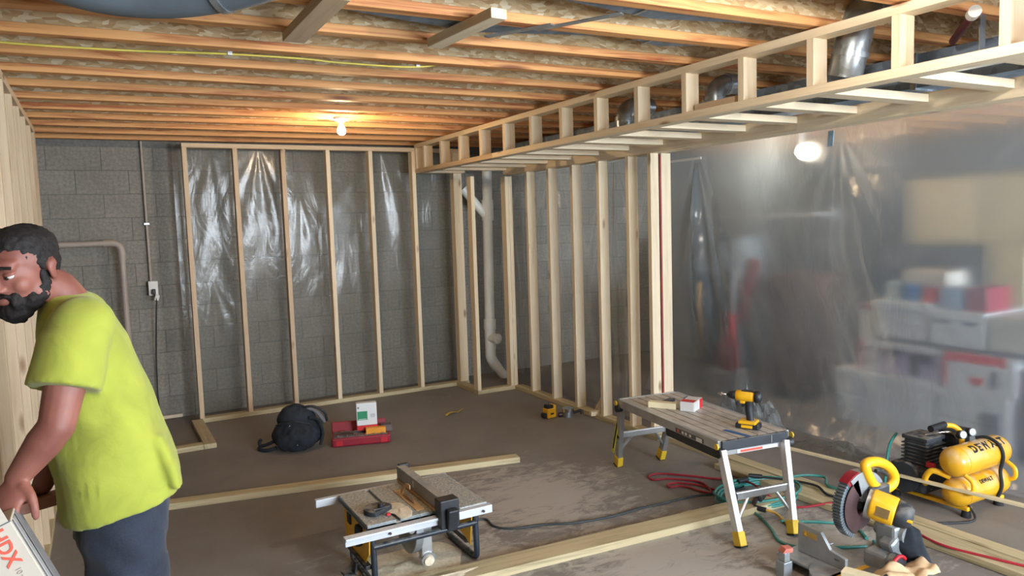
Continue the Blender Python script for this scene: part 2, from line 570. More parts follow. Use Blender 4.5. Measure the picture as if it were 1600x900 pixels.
class G:
    def __init__(s):
        s.v = []
        s.f = []
        s.sm = []
        s.mi = []
        s.cur = 0

    def put(s, vs, fs, m=None, smooth=False):
        b = len(s.v)
        for p in vs:
            p = Vector(p)
            s.v.append(tuple(m @ p if m is not None else p))
        for f in fs:
            s.f.append([i + b for i in f])
            s.sm.append(smooth)
            s.mi.append(s.cur)
        return s

    def box(s, c, d, rot=(0, 0, 0), m=None):
        x, y, z = d[0] / 2, d[1] / 2, d[2] / 2
        vs = [(-x, -y, -z), (x, -y, -z), (x, y, -z), (-x, y, -z), (-x, -y, z), (x, -y, z), (x, y, z), (-x, y, z)]
        fs = [(3, 2, 1, 0), (4, 5, 6, 7), (0, 1, 5, 4), (1, 2, 6, 5), (2, 3, 7, 6), (3, 0, 4, 7)]
        mm = M4(c, rot)
        return s.put(vs, fs, m @ mm if m is not None else mm)

    def bx(s, x0, x1, y0, y1, z0, z1):
        return s.box(((x0 + x1) / 2, (y0 + y1) / 2, (z0 + z1) / 2), (abs(x1 - x0), abs(y1 - y0), abs(z1 - z0)))

    def cyl(s, p0, p1, r0, r1=None, n=16, caps=True, smooth=True):
        r1 = r0 if r1 is None else r1
        p0, p1 = Vector(p0), Vector(p1)
        fr = frame(p1 - p0)
        vs, fs = [], []
        for p, r in ((p0, r0), (p1, r1)):
            for i in range(n):
                a = 2 * PI * i / n
                vs.append(p + fr.to_3x3() @ Vector((r * math.cos(a), r * math.sin(a), 0)))
        for i in range(n):
            j = (i + 1) % n
            fs.append((i, j, n + j, n + i))
        s.put(vs, fs, None, smooth)
        if caps:
            s.put(vs[:n], [tuple(range(n))[::-1]])
            s.put(vs[n:], [tuple(range(n))])
        return s

    def tube(s, pts, r, n=8, closed=False, radii=None, caps=True):
        pts = [Vector(p) for p in pts]
        N = len(pts)
        vs, fs = [], []
        prev = None
        for i, p in enumerate(pts):
            a = pts[(i - 1) % N] if (closed or i > 0) else p
            b = pts[(i + 1) % N] if (closed or i < N - 1) else p
            d = (b - a)
            if d.length < 1e-9:
                d = Vector((0, 0, 1))
            d.normalize()
            if prev is None:
                x = frame(d).col[0].to_3d()
            else:
                x = (prev - d * prev.dot(d))
                x = x.normalized() if x.length > 1e-6 else frame(d).col[0].to_3d()
            prev = x
            y = d.cross(x)
            rr = radii[i] if radii else r
            for k in range(n):
                t = 2 * PI * k / n
                vs.append(p + x * (rr * math.cos(t)) + y * (rr * math.sin(t)))
        for i in range(N if closed else N - 1):
            j = (i + 1) % N
            for k in range(n):
                l = (k + 1) % n
                fs.append((i * n + k, i * n + l, j * n + l, j * n + k))
        s.put(vs, fs, None, True)
        if caps and not closed:
            s.put(vs[:n], [tuple(range(n))[::-1]])
            s.put(vs[-n:], [tuple(range(n))])
        return s

    def lathe(s, prof, m=None, n=20, smooth=True):
        vs, fs = [], []
        for r, z in prof:
            for k in range(n):
                t = 2 * PI * k / n
                vs.append((r * math.cos(t), r * math.sin(t), z))
        for i in range(len(prof) - 1):
            for k in range(n):
                l = (k + 1) % n
                fs.append((i * n + k, i * n + l, (i + 1) * n + l, (i + 1) * n + k))
        fs.append(tuple(range(n))[::-1])
        fs.append(tuple(range((len(prof) - 1) * n, len(prof) * n)))
        return s.put(vs, fs, m, smooth)

    def prism(s, poly, h0, h1, m=None):
        n = len(poly)
        vs = [(x, y, h0) for x, y in poly] + [(x, y, h1) for x, y in poly]
        fs = [tuple(range(n))[::-1], tuple(range(n, 2 * n))]
        for i in range(n):
            j = (i + 1) % n
            fs.append((i, j, n + j, n + i))
        return s.put(vs, fs, m)

    def ball(s, c, r, n=16, k=10, m=None, sq=(1, 1, 1)):
        prof = []
        vs, fs = [], []
        for i in range(k + 1):
            a = -PI / 2 + PI * i / k
            for j in range(n):
                t = 2 * PI * j / n
                vs.append((c[0] + r * sq[0] * math.cos(a) * math.cos(t), c[1] + r * sq[1] * math.cos(a) * math.sin(t), c[2] + r * sq[2] * math.sin(a)))
        for i in range(k):
            for j in range(n):
                l = (j + 1) % n
                fs.append((i * n + j, i * n + l, (i + 1) * n + l, (i + 1) * n + j))
        return s.put(vs, fs, m, True)

    def grid(s, fn, nu, nv, smooth=True):
        vs = [fn(i / nu, j / nv) for j in range(nv + 1) for i in range(nu + 1)]
        fs = [(j * (nu + 1) + i, j * (nu + 1) + i + 1, (j + 1) * (nu + 1) + i + 1, (j + 1) * (nu + 1) + i) for j in range(nv) for i in range(nu)]
        return s.put(vs, fs, None, smooth)

    def mesh(s, name, mats, inv=None):
        me = bpy.data.meshes.new(name)
        vs = s.v
        if inv is not None:
            vs = [tuple(inv @ Vector(p)) for p in vs]
        me.from_pydata(vs, [], s.f)
        me.validate()
        for m in (mats if isinstance(mats, (list, tuple)) else [mats]):
            me.materials.append(m)
        if len(me.polygons) == len(s.f):
            me.polygons.foreach_set('use_smooth', s.sm)
            me.polygons.foreach_set('material_index', s.mi)
        me.update()
        return me

    def obj(s, name, mats, parent=None, world=True, bev=0.0, label=None, angle=None, merge=False):
        """world=True: the vertices are world coordinates; False: in the parent's own frame"""
        inv = wm(parent).inverted() if (parent and world) else None
        me = s.mesh(name, mats, inv)
        if merge:
            b = bmesh.new()
            b.from_mesh(me)
            bmesh.ops.remove_doubles(b, verts=b.verts, dist=1e-5)
            b.to_mesh(me)
            b.free()
        o = bpy.data.objects.new(name, me)
        link(o, parent)
        if bev:
            md = o.modifiers.new('bevel', 'BEVEL')
            md.width = bev
            md.segments = 2
            md.limit_method = 'ANGLE'
        if angle:
            me.set_sharp_from_angle(angle=math.radians(angle))
        if label:
            o['label'] = label
        return o


LUM = {}


def lumber(name, parent, p0, p1, w, t, mat, side=None, bev=0.0015):
    """a stick from p0 to p1 (centre line), w wide along `side`, t thick; its own Z is the grain"""
    p0, p1 = Vector(p0), Vector(p1)
    L = (p1 - p0).length
    key = (round(L, 3), round(w, 4), round(t, 4), mat.name)
    if key not in LUM:
        b = bmesh.new()
        bmesh.ops.create_cube(b, size=1.0, matrix=Matrix.Diagonal((w, t, L, 1)))
        bmesh.ops.bevel(b, geom=list(b.edges), offset=bev, segments=1, affect='EDGES')
        me = bpy.data.meshes.new(name)
        b.to_mesh(me)
        b.free()
        me.materials.append(mat)
        LUM[key] = me
    o = bpy.data.objects.new(name, LUM[key])
    m = frame(p1 - p0, side)
    m.translation = (p0 + p1) / 2
    return link(o, parent, m)


def smoothpath(pts, sub=8, closed=False):
    pts = [Vector(p) for p in pts]
    n = len(pts)
    out = []
    rng = range(n if closed else n - 1)
    for i in rng:
        p0 = pts[(i - 1) % n] if (closed or i > 0) else pts[i]
        p1 = pts[i]
        p2 = pts[(i + 1) % n]
        p3 = pts[(i + 2) % n] if (closed or i + 2 < n) else p2
        for k in range(sub):
            t = k / sub
            out.append(0.5 * ((2 * p1) + (-p0 + p2) * t + (2 * p0 - 5 * p1 + 4 * p2 - p3) * t * t + (-p0 + 3 * p1 - 3 * p2 + p3) * t ** 3))
    if not closed:
        out.append(pts[-1])
    return out


def text_geo(txt, size, extrude=0.0008, bold=0.0, spacing=1.0):
    cu = bpy.data.curves.new('t', 'FONT')
    cu.body = txt
    cu.size = size
    cu.extrude = extrude
    cu.offset = bold
    cu.space_character = spacing
    cu.align_x = 'CENTER'
    cu.align_y = 'CENTER'
    cu.resolution_u = 3
    o = bpy.data.objects.new('t', cu)
    COL.objects.link(o)
    dg = bpy.context.evaluated_depsgraph_get()
    me = bpy.data.meshes.new_from_object(o.evaluated_get(dg))
    vs = [v.co.copy() for v in me.vertices]
    fs = [tuple(p.vertices) for p in me.polygons]
    bpy.data.objects.remove(o)
    return vs, fs


def text(name, txt, size, m, mat, parent, bold=0.0, spacing=1.0, fn=None):
    vs, fs = text_geo(txt, size, bold=bold, spacing=spacing)
    if fn:
        vs = [fn(v) for v in vs]
    g = G().put(vs, fs, m)
    return g.obj(name, mat, parent)


def bake(o):
    dg = bpy.context.evaluated_depsgraph_get()
    me = bpy.data.meshes.new_from_object(o.evaluated_get(dg))
    o.modifiers.clear()
    o.data = me
    return me


W2, T2 = 0.089, 0.038
H = 2.408

# ================================================================= THE SETTING
fl = G().bx(-2.4, 7.2, -9.6, 0.8, -0.1, 0).obj('floor', FLOORM)
tag(fl, kind='structure')

# ---- block wall at the back, every block its own piece
wb = thing('wall_back', 'grey concrete block basement wall behind the stud framing', 'wall', (0, 0.42, 0), kind='structure')
G().bx(-2.4, 7.2, 0.3635, 0.65, 0, 2.75).obj('mortar_bed', MORTAR, wb)
bb = bmesh.new()
bmesh.ops.create_cube(bb, size=1.0, matrix=Matrix.Diagonal((0.396, 0.05, 0.196, 1)))
bmesh.ops.bevel(bb, geom=list(bb.edges), offset=0.0025, segments=1, affect='EDGES')
bme = bpy.data.meshes.new('concrete_block')
bb.to_mesh(bme)
bb.free()
bme.materials.append(BLOCKM)
for r in range(12):
    for c in range(23):
        x = -2.2 + 0.2 * (r % 2) + 0.4 * c
        if -2.3 < x < 7.1:
            o = bpy.data.objects.new('concrete_block', bme)
            link(o, wb, M4((x + 0.0, 0.385 + rnd.uniform(-0.0015, 0.0015), 0.1 + 0.2 * r)))

tag(G().bx(-2.6, -2.4, -9.6, 0.65, 0, 2.75).obj('wall_left', BLOCKM), kind='structure')
tag(G().bx(7.2, 7.4, -9.6, 0.65, 0, 2.75).obj('wall_right', BLOCKM), kind='structure')
wf = G()
wf.bx(-2.6, 0.7, -9.8, -9.6, 0, 2.75).bx(3.3, 4.7, -9.8, -9.6, 0, 2.75).bx(6.7, 7.4, -9.8, -9.6, 0, 2.75).bx(4.7, 6.7, -9.8, -9.6, 0, 0.9).bx(4.7, 6.7, -9.8, -9.6, 2.3, 2.75).bx(0.7, 3.3, -9.8, -9.6, 0, 0.9).bx(0.7, 3.3, -9.8, -9.6, 2.3, 2.75)
tag(wf.obj('wall_front', BLOCKM), kind='structure')
wi = thing('added_window_1', 'unseen window added behind the camera as a source of cool fill', 'window', (2.0, -9.7, 0.9), kind='structure')  # added frame round the cool fill light, out of view
g = G()
for x in (0.73, 2.0, 3.27):
    g.bx(x - 0.03, x + 0.03, -9.73, -9.64, 0.9, 2.3)
for z in (0.93, 2.27):
    g.bx(0.7, 3.3, -9.73, -9.64, z - 0.03, z + 0.03)
g.obj('added_window_frame', WHT, wi)
wi = thing('added_window_2', 'unseen window added behind the camera to brighten the storage room', 'window', (5.7, -9.7, 0.9), kind='structure')  # added frame for the storage fill light, out of view
g = G()
for x in (4.73, 5.7, 6.67):
    g.bx(x - 0.03, x + 0.03, -9.73, -9.64, 0.9, 2.3)
for z in (0.93, 2.27):
    g.bx(4.7, 6.7, -9.73, -9.64, z - 0.03, z + 0.03)
g.obj('added_window_frame', WHT, wi)

# ---- ceiling: strand board deck on I-joists
ce = thing('ceiling', 'strand board floor deck over I-joists', 'ceiling', (2.4, -4.4, 2.45), kind='structure')
ZJ = 2.45
G().bx(-2.4, 7.2, -9.6, 0.8, ZJ + 0.30, ZJ + 0.32).obj('deck', OSB, ce)
JR = math.radians(-2.0)
JL = 9.4
gf = bmesh.new()
for zc in (0.019, 0.281):
    bmesh.ops.create_cube(gf, size=1.0, matrix=Matrix.Translation((0, 0, 0)) @ Matrix.Diagonal((0.038, 0.064, JL, 1)))
    break
bmesh.ops.bevel(gf, geom=list(gf.edges), offset=0.002, segments=1, affect='EDGES')
fme = bpy.data.meshes.new('flange')
gf.to_mesh(fme)
gf.free()
fme.materials.append(FLANGE)
wg = bmesh.new()
bmesh.ops.create_cube(wg, size=1.0, matrix=Matrix.Diagonal((JL, 0.011, 0.225, 1)))
wme = bpy.data.meshes.new('web')
wg.to_mesh(wme)
wg.free()
wme.materials.append(OSB)
JY = []
for k in range(-13, 11):
    y = -3.80 + 0.40 * k + 0.032
    JY.append(y)
    if y < -9.5 or y > 0.55:
        continue
    j = bpy.data.objects.new('joist', None)
    j.empty_display_size = 0.1
    link(j, ce, M4((2.4, y - math.tan(-JR) * 1.9, ZJ), (0, 0, JR)))
    for zc in (0.019, 0.281):
        o = bpy.data.objects.new('flange', fme)
        link(o, j, wm(j) @ Matrix.Translation((0, 0, zc)) @ Matrix.Rotation(PI / 2, 4, 'Y'))
    o = bpy.data.objects.new('web', wme)
    link(o, j, wm(j) @ Matrix.Translation((rnd.uniform(-0.1, 0.1), 0, 0.15)))
print('joist y', [round(v, 2) for v in JY])


def jy(k, x):
    """front face of the bottom flange of joist k at x"""
    return -3.80 + 0.40 * k - math.tan(-JR) * (x - 2.4 + 1.9)


# ================================================================= FRAMING
# ---- back stud wall
sw = thing('stud_wall', 'pine stud wall along the back with five open bays of clear plastic behind', 'framing', (1.2, 0.045, 0))
for k, x in enumerate((0, 0.406, 0.813, 1.219, 1.626, 2.06, 2.50)):
    top = H - T2
    lumber('stud', sw, (x + 0.019, 0.045, T2), (x + 0.019, 0.045, top), T2, W2, PINEW if k < 3 else PINE, (1, 0, 0))
lumber('stud', sw, (2.555, 0.020, T2), (2.555, 0.020, H - T2), 0.070, T2, PINE, (1, 0, 0))
lumber('bottom_plate', sw, (0, 0.045, T2 / 2), (2.60, 0.045, T2 / 2), W2, T2, TREAT, (0, 1, 0))
lumber('top_plate', sw, (0, 0.045, H - T2 / 2), (2.60, 0.045, H - T2 / 2), W2, T2, PINEW, (0, 1, 0))

# ---- chase framing round the drain
ch = thing('chase_frame', 'short pine corner frame boxed out round the white drain stack', 'framing', (2.7, -0.3, 0))
ZR = 2.10
for (x, y, w, t) in ((2.469, -0.447, T2, W2), (2.838, -0.447, T2, W2), (2.878, -0.447, T2, W2)):
    lumber('stud', ch, (x, y, T2), (x, y, ZR), w, t, PINE, (1, 0, 0))
lumber('stud', ch, (2.925, -0.36, T2), (2.925, -0.36, ZR), 0.07, T2, PINE, (1, 0, 0))
lumber('bottom_plate', ch, (2.45, -0.447, T2 / 2), (2.90, -0.447, T2 / 2), W2, T2, TREAT, (0, 1, 0))
lumber('bottom_plate', ch, (2.495, -0.40, T2 / 2), (2.495, 0.0, T2 / 2), W2, T2, TREAT, (1, 0, 0))

# ---- right stud wall
rw = thing('stud_wall', 'pine stud wall at right of the drain stack with clear plastic behind its studs', 'framing', (2.91, -1.6, 0))
for k in range(5):
    y = -0.8307 - 0.38 * k
    lumber('stud', rw, (2.912, y + 0.019, T2), (2.912, y + 0.019, ZR + 0.02), W2, T2, PINE, (1, 0, 0))
lumber('stud', rw, (2.905, -2.59, T2), (2.905, -2.59, ZR + 0.02), 0.076, T2, PINE, (1, 0, 0))
lumber('stud', rw, (3.005, -2.60, T2), (3.005, -2.60, ZR + 0.02), W2, T2, PINE, (1, 0, 0))
lumber('bottom_plate', rw, (2.905, -0.49, T2 / 2), (2.905, -2.66, T2 / 2), W2, T2, TREAT, (1, 0, 0))
rp = G().tube([(2.955, -2.612, 0.0), (2.955, -2.612, 2.11)], 0.0085, 10)
tag(rp.obj('pipe', plain('dull_red_pipe', (132, 46, 40), 0.5)), 'thin red vertical pipe between the two end studs of the right wall', 'pipe')

# ---- floor plates running towards the camera
pl = lumber('floor_plate', None, (2.945, -2.67, T2 / 2), (2.975, -6.2, T2 / 2), 0.089, T2, TREAT, (1, 0, 0))
tag(pl, 'narrow treated floor plate running on from the end of the right stud wall', 'lumber')
pl = lumber('floor_plate', None, (2.815, -3.35, T2 / 2 + .001), (2.86, -6.2, T2 / 2 + .001), 0.14, T2 * 0.9, TREAT, (1, 0, 0))
tag(pl, 'wide dusty treated board beside the narrow floor plate, crossed by the red cord', 'lumber')
pl = lumber('floor_plate', None, (-0.95, -1.93, T2 / 2), (1.775, -2.46, T2 / 2), 0.089, T2, TREAT, (0, 1, 0))
tag(pl, 'greenish treated plate lying across the floor behind the table saw', 'lumber')
pl = lumber('floor_plate', None, (0.1, -3.785, T2 / 2), (2.70, -3.975, T2 / 2), 0.14, T2, TREAT, (0, 1, 0))
tag(pl, 'wide dusty treated plate lying in front of the table saw', 'lumber')

# ---- closet plates at the left
cf = thing('closet_plate_frame', 'low L of floor plates framing the closet corner at the left of the back wall', 'framing', (-0.1, -0.6, 0))
lumber('bottom_plate', cf, (-0.025, 0.0, T2 / 2), (-0.025, -0.86, T2 / 2), W2, T2, TREAT, (1, 0, 0))
lumber('bottom_plate', cf, (-0.072, -0.815, T2 / 2), (-0.98, -0.815, T2 / 2), W2, T2, TREAT, (0, 1, 0))
bs = lumber('wood_strip', None, (-1.4, 0.34, 0.02), (-0.11, 0.34, 0.02), 0.02, 0.03, PINE, (0, 1, 0))
tag(bs, 'pale strip of wood on the floor at the foot of the left block wall', 'lumber')

# ---- left stud wall (its studs show edge on)
lw = thing('stud_wall', 'pale pine stud wall standing behind the man', 'framing', (-1.045, -4, 0))
y = -0.71
while y > -8.9:
    lumber('stud', lw, (-1.045, y, T2), (-1.045, y, H - T2), W2, T2, PINEW, (1, 0, 0))
    y -= 0.406
lumber('stud', lw, (-1.045, -0.75, T2), (-1.045, -0.75, H - T2), W2, T2, PINEW, (1, 0, 0))
lumber('bottom_plate', lw, (-1.045, -0.69, T2 / 2), (-1.045, -8.9, T2 / 2), W2, T2, TREAT, (1, 0, 0))
lumber('top_plate', lw, (-1.045, -0.69, H - T2 / 2), (-1.045, -8.9, H - T2 / 2), W2, T2, PINEW, (1, 0, 0))

# ---- soffit
so = thing('soffit_frame', 'long pale pine ladder frame hung below the joists for boxing in the ducts', 'framing', (2.5, -3.5, 2.14))
XS = 2.0926
lumber('top_plate', so, (XS + W2 / 2, 0.0, 2.423), (XS + W2 / 2, -3.55, 2.423), W2, T2, PINE, (1, 0, 0))
lumber('top_plate', so, (XS + W2 / 2, -3.551, 2.423), (XS + W2 / 2, -7.0, 2.423), W2, T2, PINE, (1, 0, 0))
lumber('bottom_plate', so, (XS + W2 / 2, 0.05, 2.182), (XS + W2 / 2, -1.62, 2.182), W2, T2, PINEW, (1, 0, 0))
lumber('bottom_plate', so, (XS + W2 / 2, -1.621, 2.182), (XS + W2 / 2, -7.0, 2.182), W2, T2, PINE, (1, 0, 0))
lumber('splice_board', so, (XS + W2 / 2 + 0.02, -3.86, 2.22), (XS + W2 / 2 + 0.02, -4.2, 2.22), 0.05, T2, PINEW, (1, 0, 0))
for k in range(0, 17):
    y = -0.2052 - 0.3999 * k - 0.019
    lumber('block', so, (XS + W2 / 2, y, 2.201), (XS + W2 / 2, y, 2.404), W2, T2, PINE, (1, 0, 0))
lumber('block', so, (XS + 0.04, -0.02, 2.201), (XS + 0.04, -0.02, 2.404), 0.08, T2, PINE, (1, 0, 0))
for k in range(0, 17):
    y = -0.40 - 0.3850 * k
    lumber('rung', so, (XS + W2, y, 2.182), (2.865, y, 2.182), W2, T2, PINE, (0, 1, 0))
lumber('side_rail', so, (2.885, -0.37, 2.166), (2.885, -3.9, 2.166), T2, W2, PINE, (1, 0, 0))
lumber('side_rail', so, (2.885, -3.901, 2.166), (2.885, -7.0, 2.166), T2, W2, PINE, (1, 0, 0))
lumber('lower_plate', so, (2.949, -0.40, 2.139), (2.949, -3.1, 2.139), W2, T2, PINE, (1, 0, 0))
lumber('lower_plate', so, (2.949, -3.101, 2.139), (2.949, -7.0, 2.139), W2, T2, PINE, (1, 0, 0))
lumber('ledger', so, (XS + W2, -0.02, 2.182), (2.6, -0.02, 2.182), W2, T2, PINE, (0, 1, 0))

# ---- steel beam, ducts and pipe inside the soffit
bm = G().bx(2.66, 2.74, -7.2, -3.2, 2.275, 2.315)
tag(bm.obj('steel_bar', BEAMR, bev=0.004), 'dark red painted steel bar running above the near half of the soffit frame', 'beam')
td = thing('trunk_duct', 'long grey rectangular sheet metal duct beside the dark red steel bar', 'duct', (3.3, -3, 2.2))
g = G().bx(3.05, 3.45, -7.5, -0.3, 2.27, 2.44)
g.obj('casing', GALVD, td)
y = -0.9
while y > -7.4:
    G().bx(3.04, 3.46, y, y + 0.03, 2.26, 2.445).obj('seam_collar', GALV, td)
    y -= 1.2


def round_duct(name, label, pts, r, mat, ribs=0.0):
    t = thing(name, label, 'duct', pts[0])
    path = smoothpath(pts, 10)
    rad = [r + (ribs * (i % 2)) for i in range(len(path))]
    G().tube(path, r, 28, radii=rad).obj('pipe_section', mat, t)
    for f in (0.25, 0.75):
        i = int(f * (len(path) - 2))
        a, b = path[i], path[i + 1]
        d = (b - a).normalized()
        G().cyl(a - d * 0.012, a + d * 0.012, r + 0.006, n=28).obj('crimped_band', GALV, t)
    return t


round_duct('round_duct', 'shiny galvanised elbow duct behind the second block from the near end of the soffit',
           [(2.33, -4.62, 2.26), (2.33, -4.66, 2.40), (2.42, -4.66, 2.56), (2.7, -4.66, 2.6)], 0.075, GALV)
round_duct('round_duct', 'galvanised branch duct with a bright highlight behind the middle soffit blocks',
           [(2.40, -3.74, 2.225), (2.40, -3.74, 2.33), (2.47, -3.74, 2.385), (2.62, -3.74, 2.39)], 0.055, GALV)
round_duct('round_duct', 'small dark galvanised duct behind the farther soffit blocks',
           [(2.40, -2.92, 2.225), (2.40, -2.92, 2.33), (2.47, -2.92, 2.385), (2.62, -2.92, 2.39)], 0.055, GALV)
round_duct('flexible_duct', 'blue-grey round duct dipping below the joists at the top left',
           [(-1.15, -4.62, 2.60), (-0.80, -4.28, 2.500), (-0.54, -4.17, 2.475), (-0.25, -4.28, 2.500), (0.15, -4.62, 2.60)], 0.135, plain('grey_duct_wrap', (92, 102, 110), 0.6, 0, 0.06, 6), 0.0)
wp = thing('waste_pipe', 'white plastic pipe running along above the soffit rungs', 'pipe', (2.45, -5.5, 2.26))
G().tube([(2.45, -4.85, 2.240), (2.47, -7.0, 2.240)], 0.034, 20).obj('pipe_run', PVC, wp)
G().tube([(2.456, -5.36, 2.240), (2.457, -5.46, 2.240)], 0.038, 20).obj('coupling', PVC, wp)
cp = thing('capped_pipe', 'white capped pipe end at the top right between two soffit blocks', 'pipe', (2.5, -5.1, 2.45))
G().cyl((2.40, -5.15, 2.418), (2.45, -5.11, 2.418), 0.024, n=18).obj('cap', PVC, cp)
G().cyl((2.45, -5.11, 2.418), (2.85, -4.8, 2.42), 0.017, n=14).obj('copper_pipe', BEAMR, cp)
hs = thing('duct_hanger', 'galvanised hanging strap beside the white capped pipe', 'strap', (2.62, -5.04, 2.4))
G().bx(2.60, 2.64, -5.06, -5.055, 2.27, 2.46).obj('strap', GALV, hs)
G().bx(2.60, 2.64, -5.06, -4.98, 2.262, 2.268).obj('hook', GALV, hs)

# ---- sheet metal between the joists, braces and straps
def panning(label, x0, x1, k, w):
    t = thing('sheet_metal_duct', label, 'duct', (x0, jy(k, x0), ZJ))
    sl = math.tan(-JR)
    g = G()
    a0, a1 = jy(k, x0) + 0.068, jy(k, x1) + 0.068
    vs = [(x0, a0, ZJ + 0.020), (x1, a1, ZJ + 0.020), (x1, a1 + w * 0.25, ZJ + 0.022), ((x0 + x1) / 2, (a0 + a1) / 2 + w, ZJ + 0.022), (x0, a0 + w * 0.3, ZJ + 0.022)]
    up_ = [(p, q, r + 0.10) for p, q, r in vs]
    g.put(vs + up_, [(4, 3, 2, 1, 0), (5, 6, 7, 8, 9), (0, 1, 6, 5), (1, 2, 7, 6), (2, 3, 8, 7), (3, 4, 9, 8), (4, 0, 5, 9)])
    g.obj('sheet', GALVD, t)
    G().box(((x0 + x1) / 2 - 0.12, (a0 + a1) / 2 + w * 0.42, ZJ + 0.018), (0.014, w * 0.8, 0.006)).obj('seam', GALV, t)
    return t


panning('blue-grey sheet metal between joists behind the shorter wooden brace', 0.15, 1.45, -1, 0.21)
panning('blue-grey sheet metal between the joists nearest the camera', 0.80, 2.0, -2, 0.16)
panning('blue-grey sheet metal between joists beside the upper edge of the soffit', 1.45, 2.05, -1, 0.15)
b1 = lumber('wood_brace', None, (0.085, -4.36, 2.431), (0.085, -3.72, 2.431), W2, T2, PINEW, (1, 0, 0))
tag(b1, 'flat wooden brace across the joists, farther left of the two', 'brace')
b2_ = lumber('wood_brace', None, (0.70, -4.36, 2.431), (0.66, -3.84, 2.431), 0.07, T2, PINE, (1, 0, 0))
tag(b2_, 'flat wooden brace crossing below the blue-grey sheet metal, nearer the soffit', 'brace')
for nm, p0, p1, lb in (('metal_strap', (0.98, -4.16, 2.444), (1.17, -4.50, 2.444), 'thin galvanised strap across the joists, higher in the picture'),
                       ('metal_strap', (0.84, -3.98, 2.444), (1.0, -4.26, 2.444), 'short galvanised strap ending in a bright tip below the sheet metal')):
    o = lumber(nm, None, p0, p1, 0.032, 0.006, GALV, (1, 0, 0), 0.0005)
    tag(o, lb.replace(', higher in the picture', ' nearest the camera'), 'strap')

yc = thing('yellow_cable', 'yellow electric cable stapled along a joist', 'cable', (0, -3.25, 2.46))
pts = [(-1.5, jy(2, -1.5) - 0.19, 2.47), (-0.95, jy(2, -.95) - 0.22, 2.444), (-0.62, jy(2, -.6) - 0.22, 2.444), (-0.43, jy(2, -.4) - 0.21, 2.450), (-0.09, -3.24, 2.452), (0.25, -3.25, 2.455), (0.42, -3.24, 2.452), (0.8, -3.30, 2.447), (1.0, -3.32, 2.50), (1.1, -3.25, 2.6)]
G().tube(smoothpath(pts, 8), 0.005, 8).obj('sheath', YCABLE, yc)
for x in (-0.09, 0.80):
    G().box((x, -3.24 if x < 0 else -3.30, 2.455), (0.02, 0.02, 0.016)).obj('staple', WHT, yc)

# ---- bulbs
BULB_M = {}


def bulb(label, loc, strength, col, ztop=2.45):
    t = thing('bare_bulb', label, 'lamp', (loc[0], loc[1], ztop))
    x, y, z = loc
    G().lathe([(0.001, 0.0), (0.052, 0.0), (0.056, -0.006), (0.05, -0.022), (0.03, -0.03), (0.001, -0.03)][::-1], M4((x, y, ztop)), 28).obj('lampholder', WHT, t)
    G().cyl((x, y, ztop - 0.03), (x, y, z + 0.045), 0.017, n=16).obj('socket', WHT, t)
    em = emit('bulb_glass_' + str(len(BULB_M)), col, strength)
    BULB_M[len(BULB_M)] = em
    G().lathe([(0.013, 0.052), (0.015, 0.042), (0.026, 0.02), (0.030, 0.0), (0.026, -0.016), (0.014, -0.027), (0.001, -0.030)][::-1], M4((x, y, z)), 24).obj('glass', em, t)
    return t


bulb('glowing bare bulb in a white lampholder near the back wall', (0.93, -1.50, 2.35), BULB_BACK * 8, (1.0, 0.72, 0.42, 1))
bulb('glowing bare bulb in a white lampholder nearest the camera', (1.25, -5.5, 2.33), BULB_NEAR * 8, (1.0, 0.93, 0.84, 1))
bulb('glowing bare bulb glaring through the plastic curtain', (4.30, -2.72, 2.14), BULB_STORE * 8, (1.0, 0.86, 0.68, 1), 2.45)

# ================================================================= PLASTIC SHEETING


def sheet(name, label, fn, nu, nv, mat, base, parts=None):
    t = thing(name, label, 'plastic sheeting', base)
    G().grid(fn, nu, nv).obj('film', mat, t)
    return t


def wallfilm(u, v):
    x = -0.06 + u * 2.75
    z = 2.43 - v * 2.40
    b = (x % 0.406) / 0.406
    sag = math.sin(PI * b)
    f = 0.0022 * math.sin(20 * x + 3.0 * math.sin(1.6 * z)) * sag * (0.4 + 0.6 * v)
    for (hx, hz, a, s) in ((0.25, 2.36, 0.002, 9), (0.66, 2.38, 0.005, 9), (1.82, 2.40, 0.016, 6), (1.00, 2.0, 0.003, 10), (1.45, 1.6, 0.003, 9), (0.2, 1.2, 0.004, 9)):
        dx, dz = x - hx, hz - z
        if dz > 0:
            th = math.atan2(dx, dz + 0.05)
            f += a * math.sin(s * th * 2 + 1.3) * math.exp(-(th / 0.5) ** 2) * min(1, dz * 2.5) * math.exp(-dz / 1.5)
    f += 0.006 * noise.noise(Vector((x * 1.5, z * 1.0, 1.7))) + 0.002 * noise.noise(Vector((x * 9, z * 4, 5)))
    return (x, 0.215 + f - 0.05 * sag * 0 + 0.02 * math.sin(3 * x + z), z)


sheet('plastic_sheet', 'clear plastic film hanging between the back block wall and its studs', wallfilm, 330, 130, POLYW, (1.2, 0.21, 0))


def rightfilm(u, v):
    y = -0.12 - u * 2.38
    z = 2.12 - v * 2.10
    f = 0.05 * noise.noise(Vector((y * 3.0, z * 1.0, 2.2))) + 0.010 * math.sin(26 * y + 2 * math.sin(3 * z)) * (0.3 + v)
    for (hy, s) in ((-1.0, 9), (-1.9, 12), (-2.45, 14)):
        th = math.atan2(y - hy, 2.25 - z)
        f += 0.05 * math.sin(s * th * 1.3) * math.exp(-(th / 0.40) ** 2) * min(1, (2.25 - z) * 2)
    if v > 0.9:
        f += 0.10 * (v - 0.9) * 10 * abs(noise.noise(Vector((y * 5, z * 6, 3))))
    return (3.06 + max(-0.04, f * 0.8) + 0.01 * v, y, z)


sheet('plastic_sheet', 'clear plastic film hanging behind the studs of the right wall', rightfilm, 260, 110, POLYW, (3.05, -1.3, 0))

XC = 3.95


